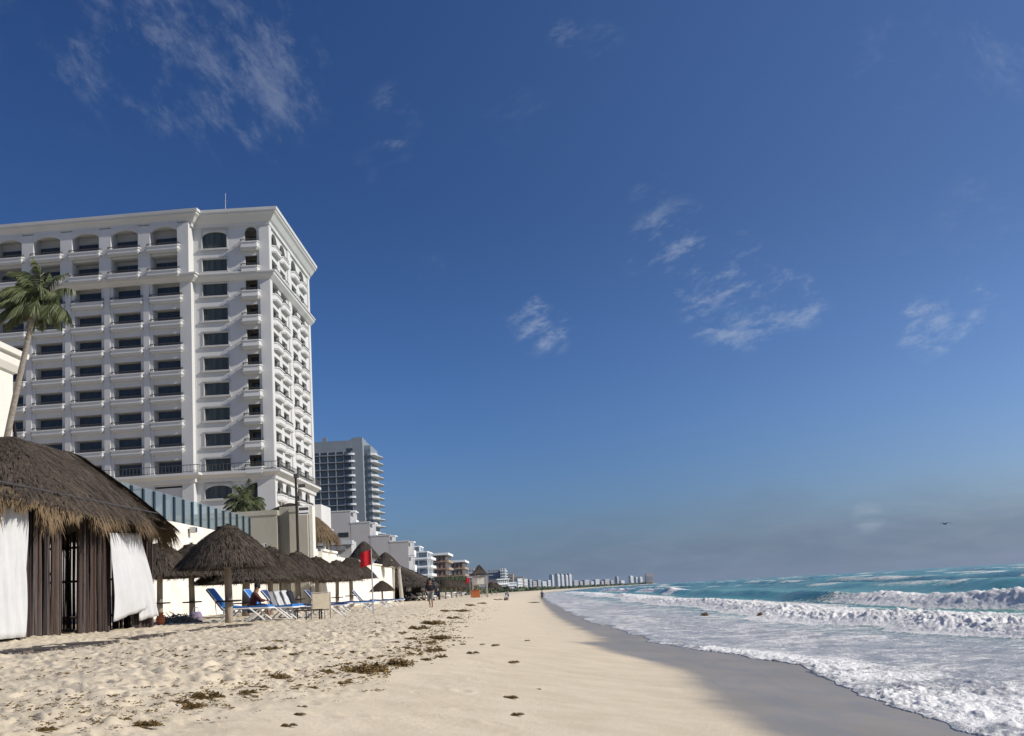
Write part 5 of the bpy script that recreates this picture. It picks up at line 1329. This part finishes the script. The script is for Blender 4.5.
for px, Y, r_, lab, a, b in ((409, 136, 30, 'person in a white shirt left under the thatched restaurant', 'cloth', 'navycloth'), (424, 137, 200, 'person in a white shirt at the right corner of the thatched restaurant', 'cloth', 'greycloth'),
                         (438, 150, 90, 'person in white among the far loungers right of the walker', 'cloth', 'bluedark'), (460, 230, 0, 'person in maroon among the far loungers by the trees', 'maroon', 'greycloth')):
    X = at(px, 596, Y).x; person((X, Y, ground_z(X, Y)), R(r_), lab, walk, M[a], M[b])

# ------------------------------------------------------------------ bird
def bird():
    P = at(945, 524, 170); t = empty('sea_bird', P, R(20), label='dark frigate like bird gliding low over the sea at right', cat='bird')
    m = MB(); m.tube([(0,-.42,.02),(0,-.2,.0),(0,0,0),(0,.2,.01),(0,.3,.04),(0,.38,.03)], [.02,.06,.085,.06,.045,.01], 8)
    m.add([(-.05,-.35,.02),(.05,-.35,.02),(.1,-.62,.02),(0,-.52,.02),(-.1,-.62,.02)], [(0,1,2,3,4)])
    for s_ in (-1, 1):
        sec = [(0.05,.12,-.12,.02),(.35,.16,-.10,.16),(.7,.02,-.16,.12),(.98,-.22,-.28,.02)]
        vs = [(s_*x, yf, z+dz) for dz in (0,.012) for x, yf, yb, z in sec]+[(s_*x, yb, z+dz) for dz in (0,.012) for x, yf, yb, z in sec]
        m.add(vs, [(i, i+1, 8+i+1, 8+i) for i in range(3)]+[(4+i, 12+i, 12+i+1, 4+i+1) for i in range(3)]+[(i, 4+i, 5+i, i+1) for i in range(3)]+[(8+i, 9+i, 13+i, 12+i) for i in range(3)])
    m.build('body', M['bird'], t, fix=False)
bird()

# ------------------------------------------------------------------ seaweed on the sand
def weed_mesh(seed, n=900):
    rnd = random.Random(seed); m = MB(); lobes = [(rnd.uniform(-.25,.25), rnd.uniform(-.2,.2), rnd.uniform(.12,.3)) for _ in range(6)]
    for k in range(n):
        lx, ly, lr = rnd.choice(lobes); a = rnd.random()*6.28; r = lr*rnd.random()**.6; p = Vector((lx+r*math.cos(a), ly+r*math.sin(a)*.8, .18*(1-(r/lr)**2)*rnd.uniform(.1,1)+.01))
        d = Vector((rnd.uniform(-1,1), rnd.uniform(-1,1), rnd.uniform(-.3,.8))).normalized()*.06; s_ = Vector((rnd.uniform(-1,1), rnd.uniform(-1,1), rnd.uniform(-.5,1))).normalized()*.018
        m.add([p-s_, p+s_, p+d+s_*.8+Vector((0,0,-.01)), p+d-s_*.8], [(0,1,2,3)])
    return m.mesh('seaweed_clump', M['weed'])
def ray_ground(px, py):
    d = rayv(CM, px, py); lo, hi = 5.0, 400.0; Y = lo
    while Y < hi:
        P = EYE+d*(Y/d.y)
        if P.z < sand_z(np.array([P.x]), np.array([P.y]))[0]: return P.x, P.y
        Y *= 1.004
    return P.x, P.y
wm = [weed_mesh(s_) for s_ in (1,2,3,4)]
named = {(149,727): 'brown seaweed mound nearest the camera at bottom left', (44,732): 'seaweed tuft cut by the bottom edge near the left corner', (196,708): 'dense brown seaweed clump, right one of the touching pair at lower left', (179,704): 'brown seaweed clump, left one of the touching pair at lower left',
 (205,699): 'long thin seaweed streak just behind the touching pair at lower left', (278,680): 'elongated seaweed clump left of the longest streak', (361,674): 'longest seaweed streak lying across the middle of the beach', (322,674): 'short seaweed streak touching the left end of the longest one',
 (400,667): 'seaweed streak right of the longest one', (518,716): 'small lone seaweed tuft nearest the camera on the smooth sand', (511,699): 'small lone seaweed tuft behind the nearest one on the smooth sand', (533,603): 'dark seaweed bank near the waterline far down the beach',
 (433,625): 'seaweed bank on the line toward the walking person', (460,612): 'far seaweed bank beyond the walking person', (440,640): 'wide seaweed clump at the middle of the wrack line', (513,663): 'lone seaweed clump right of the wrack line on smooth sand'}
clumps = [(149,727,28),(44,732,20),(122,721,14),(179,704,18),(196,708,24),(205,699,30),(246,694,18),(262,689,14),(278,680,26),(250,668,12),(215,673,10),(250,656,12),(268,651,20),(294,655,10),(13,682,9),(76,660,8),
 (322,674,20),(361,674,44),(344,684,14),(400,667,30),(300,716,12),(301,708,10),(288,727,14),(429,644,12),(440,640,22),(434,652,18),(440,658,12),(426,661,12),(417,630,20),(433,625,26),(460,612,20),(452,619,12),(513,663,10),(511,699,14),
 (518,716,13),(538,690,5),(496,646,8),(527,641,5),(533,603,14),(462,645,6),(390,651,6),(352,653,10),(371,659,9),(407,649,12),(410,640,12),(402,634,10),(329,690,5),(313,689,12),(294,690,8),(472,654,11),(482,645,5),(380,668,14),(412,655,9),(395,643,8),(445,612,10),(470,606,10),(482,604,9),(497,600,9)]
zones = {}
def tuft_label(px, py):
    side = 'near the bottom left corner' if px < 130 and py > 700 else 'below the hut' if px < 230 else 'below the nearest parasols' if px < 310 else 'below the tan chair' if px < 375 else 'below the thatched restaurant' if px < 425 else 'below the walking person' if px < 450 else 'below the lifeguard tower' if px < 490 else 'on the smooth sand'
    row = 'front' if py > 700 else 'second' if py > 675 else 'middle' if py > 648 else 'far'
    k = (side, row); zones[k] = zones.get(k, 0)+1
    return 'small brown seaweed tuft %s, %s row%s' % (side, row, '' if zones[k] == 1 else ', %s from the left' % {2:'second',3:'third',4:'fourth',5:'fifth',6:'sixth'}[zones[k]])
clumps.sort()
for i, (px, py, w) in enumerate(clumps):
    x, y = ray_ground(px, py); s_ = w/1300*y
    o = link('seaweed_clump', wm[i % 4], None, (x, y, ground_z(x, y)-.01), .25*math.sin(i*3.3)-.05)
    o.scale = (s_*1.35, s_*.9 if w > 16 else s_*1.2, min(s_*1.1, .7))
    tag(o, named.get((px, py)) or tuft_label(px, py), 'seaweed', 'seaweed clumps along the wrack line' if (px, py) in named else 'small seaweed tufts scattered on the sand')
def litter():
    rnd = random.Random(5); m = MB()
    path = [(20,720),(150,706),(250,688),(360,673),(410,655),(440,638),(458,615),(480,603)]
    for k in range(2600):
        if k % 5 < 2:
            px = rnd.uniform(0, 540); t_ = (px/540.); py = rnd.gauss(740-130*t_**.8-32*(1-t_*.6), 22*(1-t_*.75))
        else:
            q = rnd.random()*(len(path)-1); j = int(q); f = q-j; px = path[j][0]*(1-f)+path[j+1][0]*f+rnd.gauss(0, 10); py = path[j][1]*(1-f)+path[j+1][1]*f+rnd.gauss(0, 4+8*(1-q/7))
        if py > 736 or py < 602+ (0 if px > 300 else 40): continue
        x, y = ray_ground(px, py); z = ground_z(x, y)+.01; s_ = rnd.uniform(.2,1)**3*min(.06,.0025*y)+.006
        for q in range(4):
            a = rnd.random()*6.28; d = Vector((math.cos(a), math.sin(a), rnd.uniform(0,.5)))*s_; sd = Vector((-math.sin(a), math.cos(a), .4))*s_*.34; p = Vector((x+rnd.gauss(0,s_), y+rnd.gauss(0,s_), z))
            m.add([p-sd, p+sd, p+d+sd, p+d-sd], [(0,1,2,3)])
    tag(m.build('seaweed_bits', M['weed'], fix=False), 'tiny crumbs of dry seaweed scattered over the sand', 'seaweed', kind='stuff')
litter()
for px, py, w in ((704, 610, 7), (760, 615, 5)):
    Y = 72 if px < 730 else 66; P = at(px, py, Y)
    o = link('seaweed_clump', wm[1], None, (P.x, Y, .12)); o.scale = (.5*w/7, .4, .9); tag(o, 'dark seaweed raft floating at the foot of the surf, %s one' % ('left' if px < 730 else 'right'), 'seaweed', 'seaweed rafts in the surf')

# ------------------------------------------------------------------ sea air
def haze():
    m = bpy.data.materials.new('haze'); m.use_nodes = True; n, l = m.node_tree.nodes, m.node_tree.links; n.remove(n['Principled BSDF'])
    v = n.new('ShaderNodeVolumePrincipled'); v.inputs['Color'].default_value = (.58,.69,.85,1); v.inputs['Density'].default_value = HAZE; v.inputs['Anisotropy'].default_value = .1
    l.new(v.outputs[0], n['Material Output'].inputs['Volume'])
    b = MB(); b.box(-12000, 13500, -400, 14500, -8, 85); tag(b.build('haze', m), 'thin blue sea haze over the whole bay', 'haze', kind='stuff')
HAZE = .000032
haze()
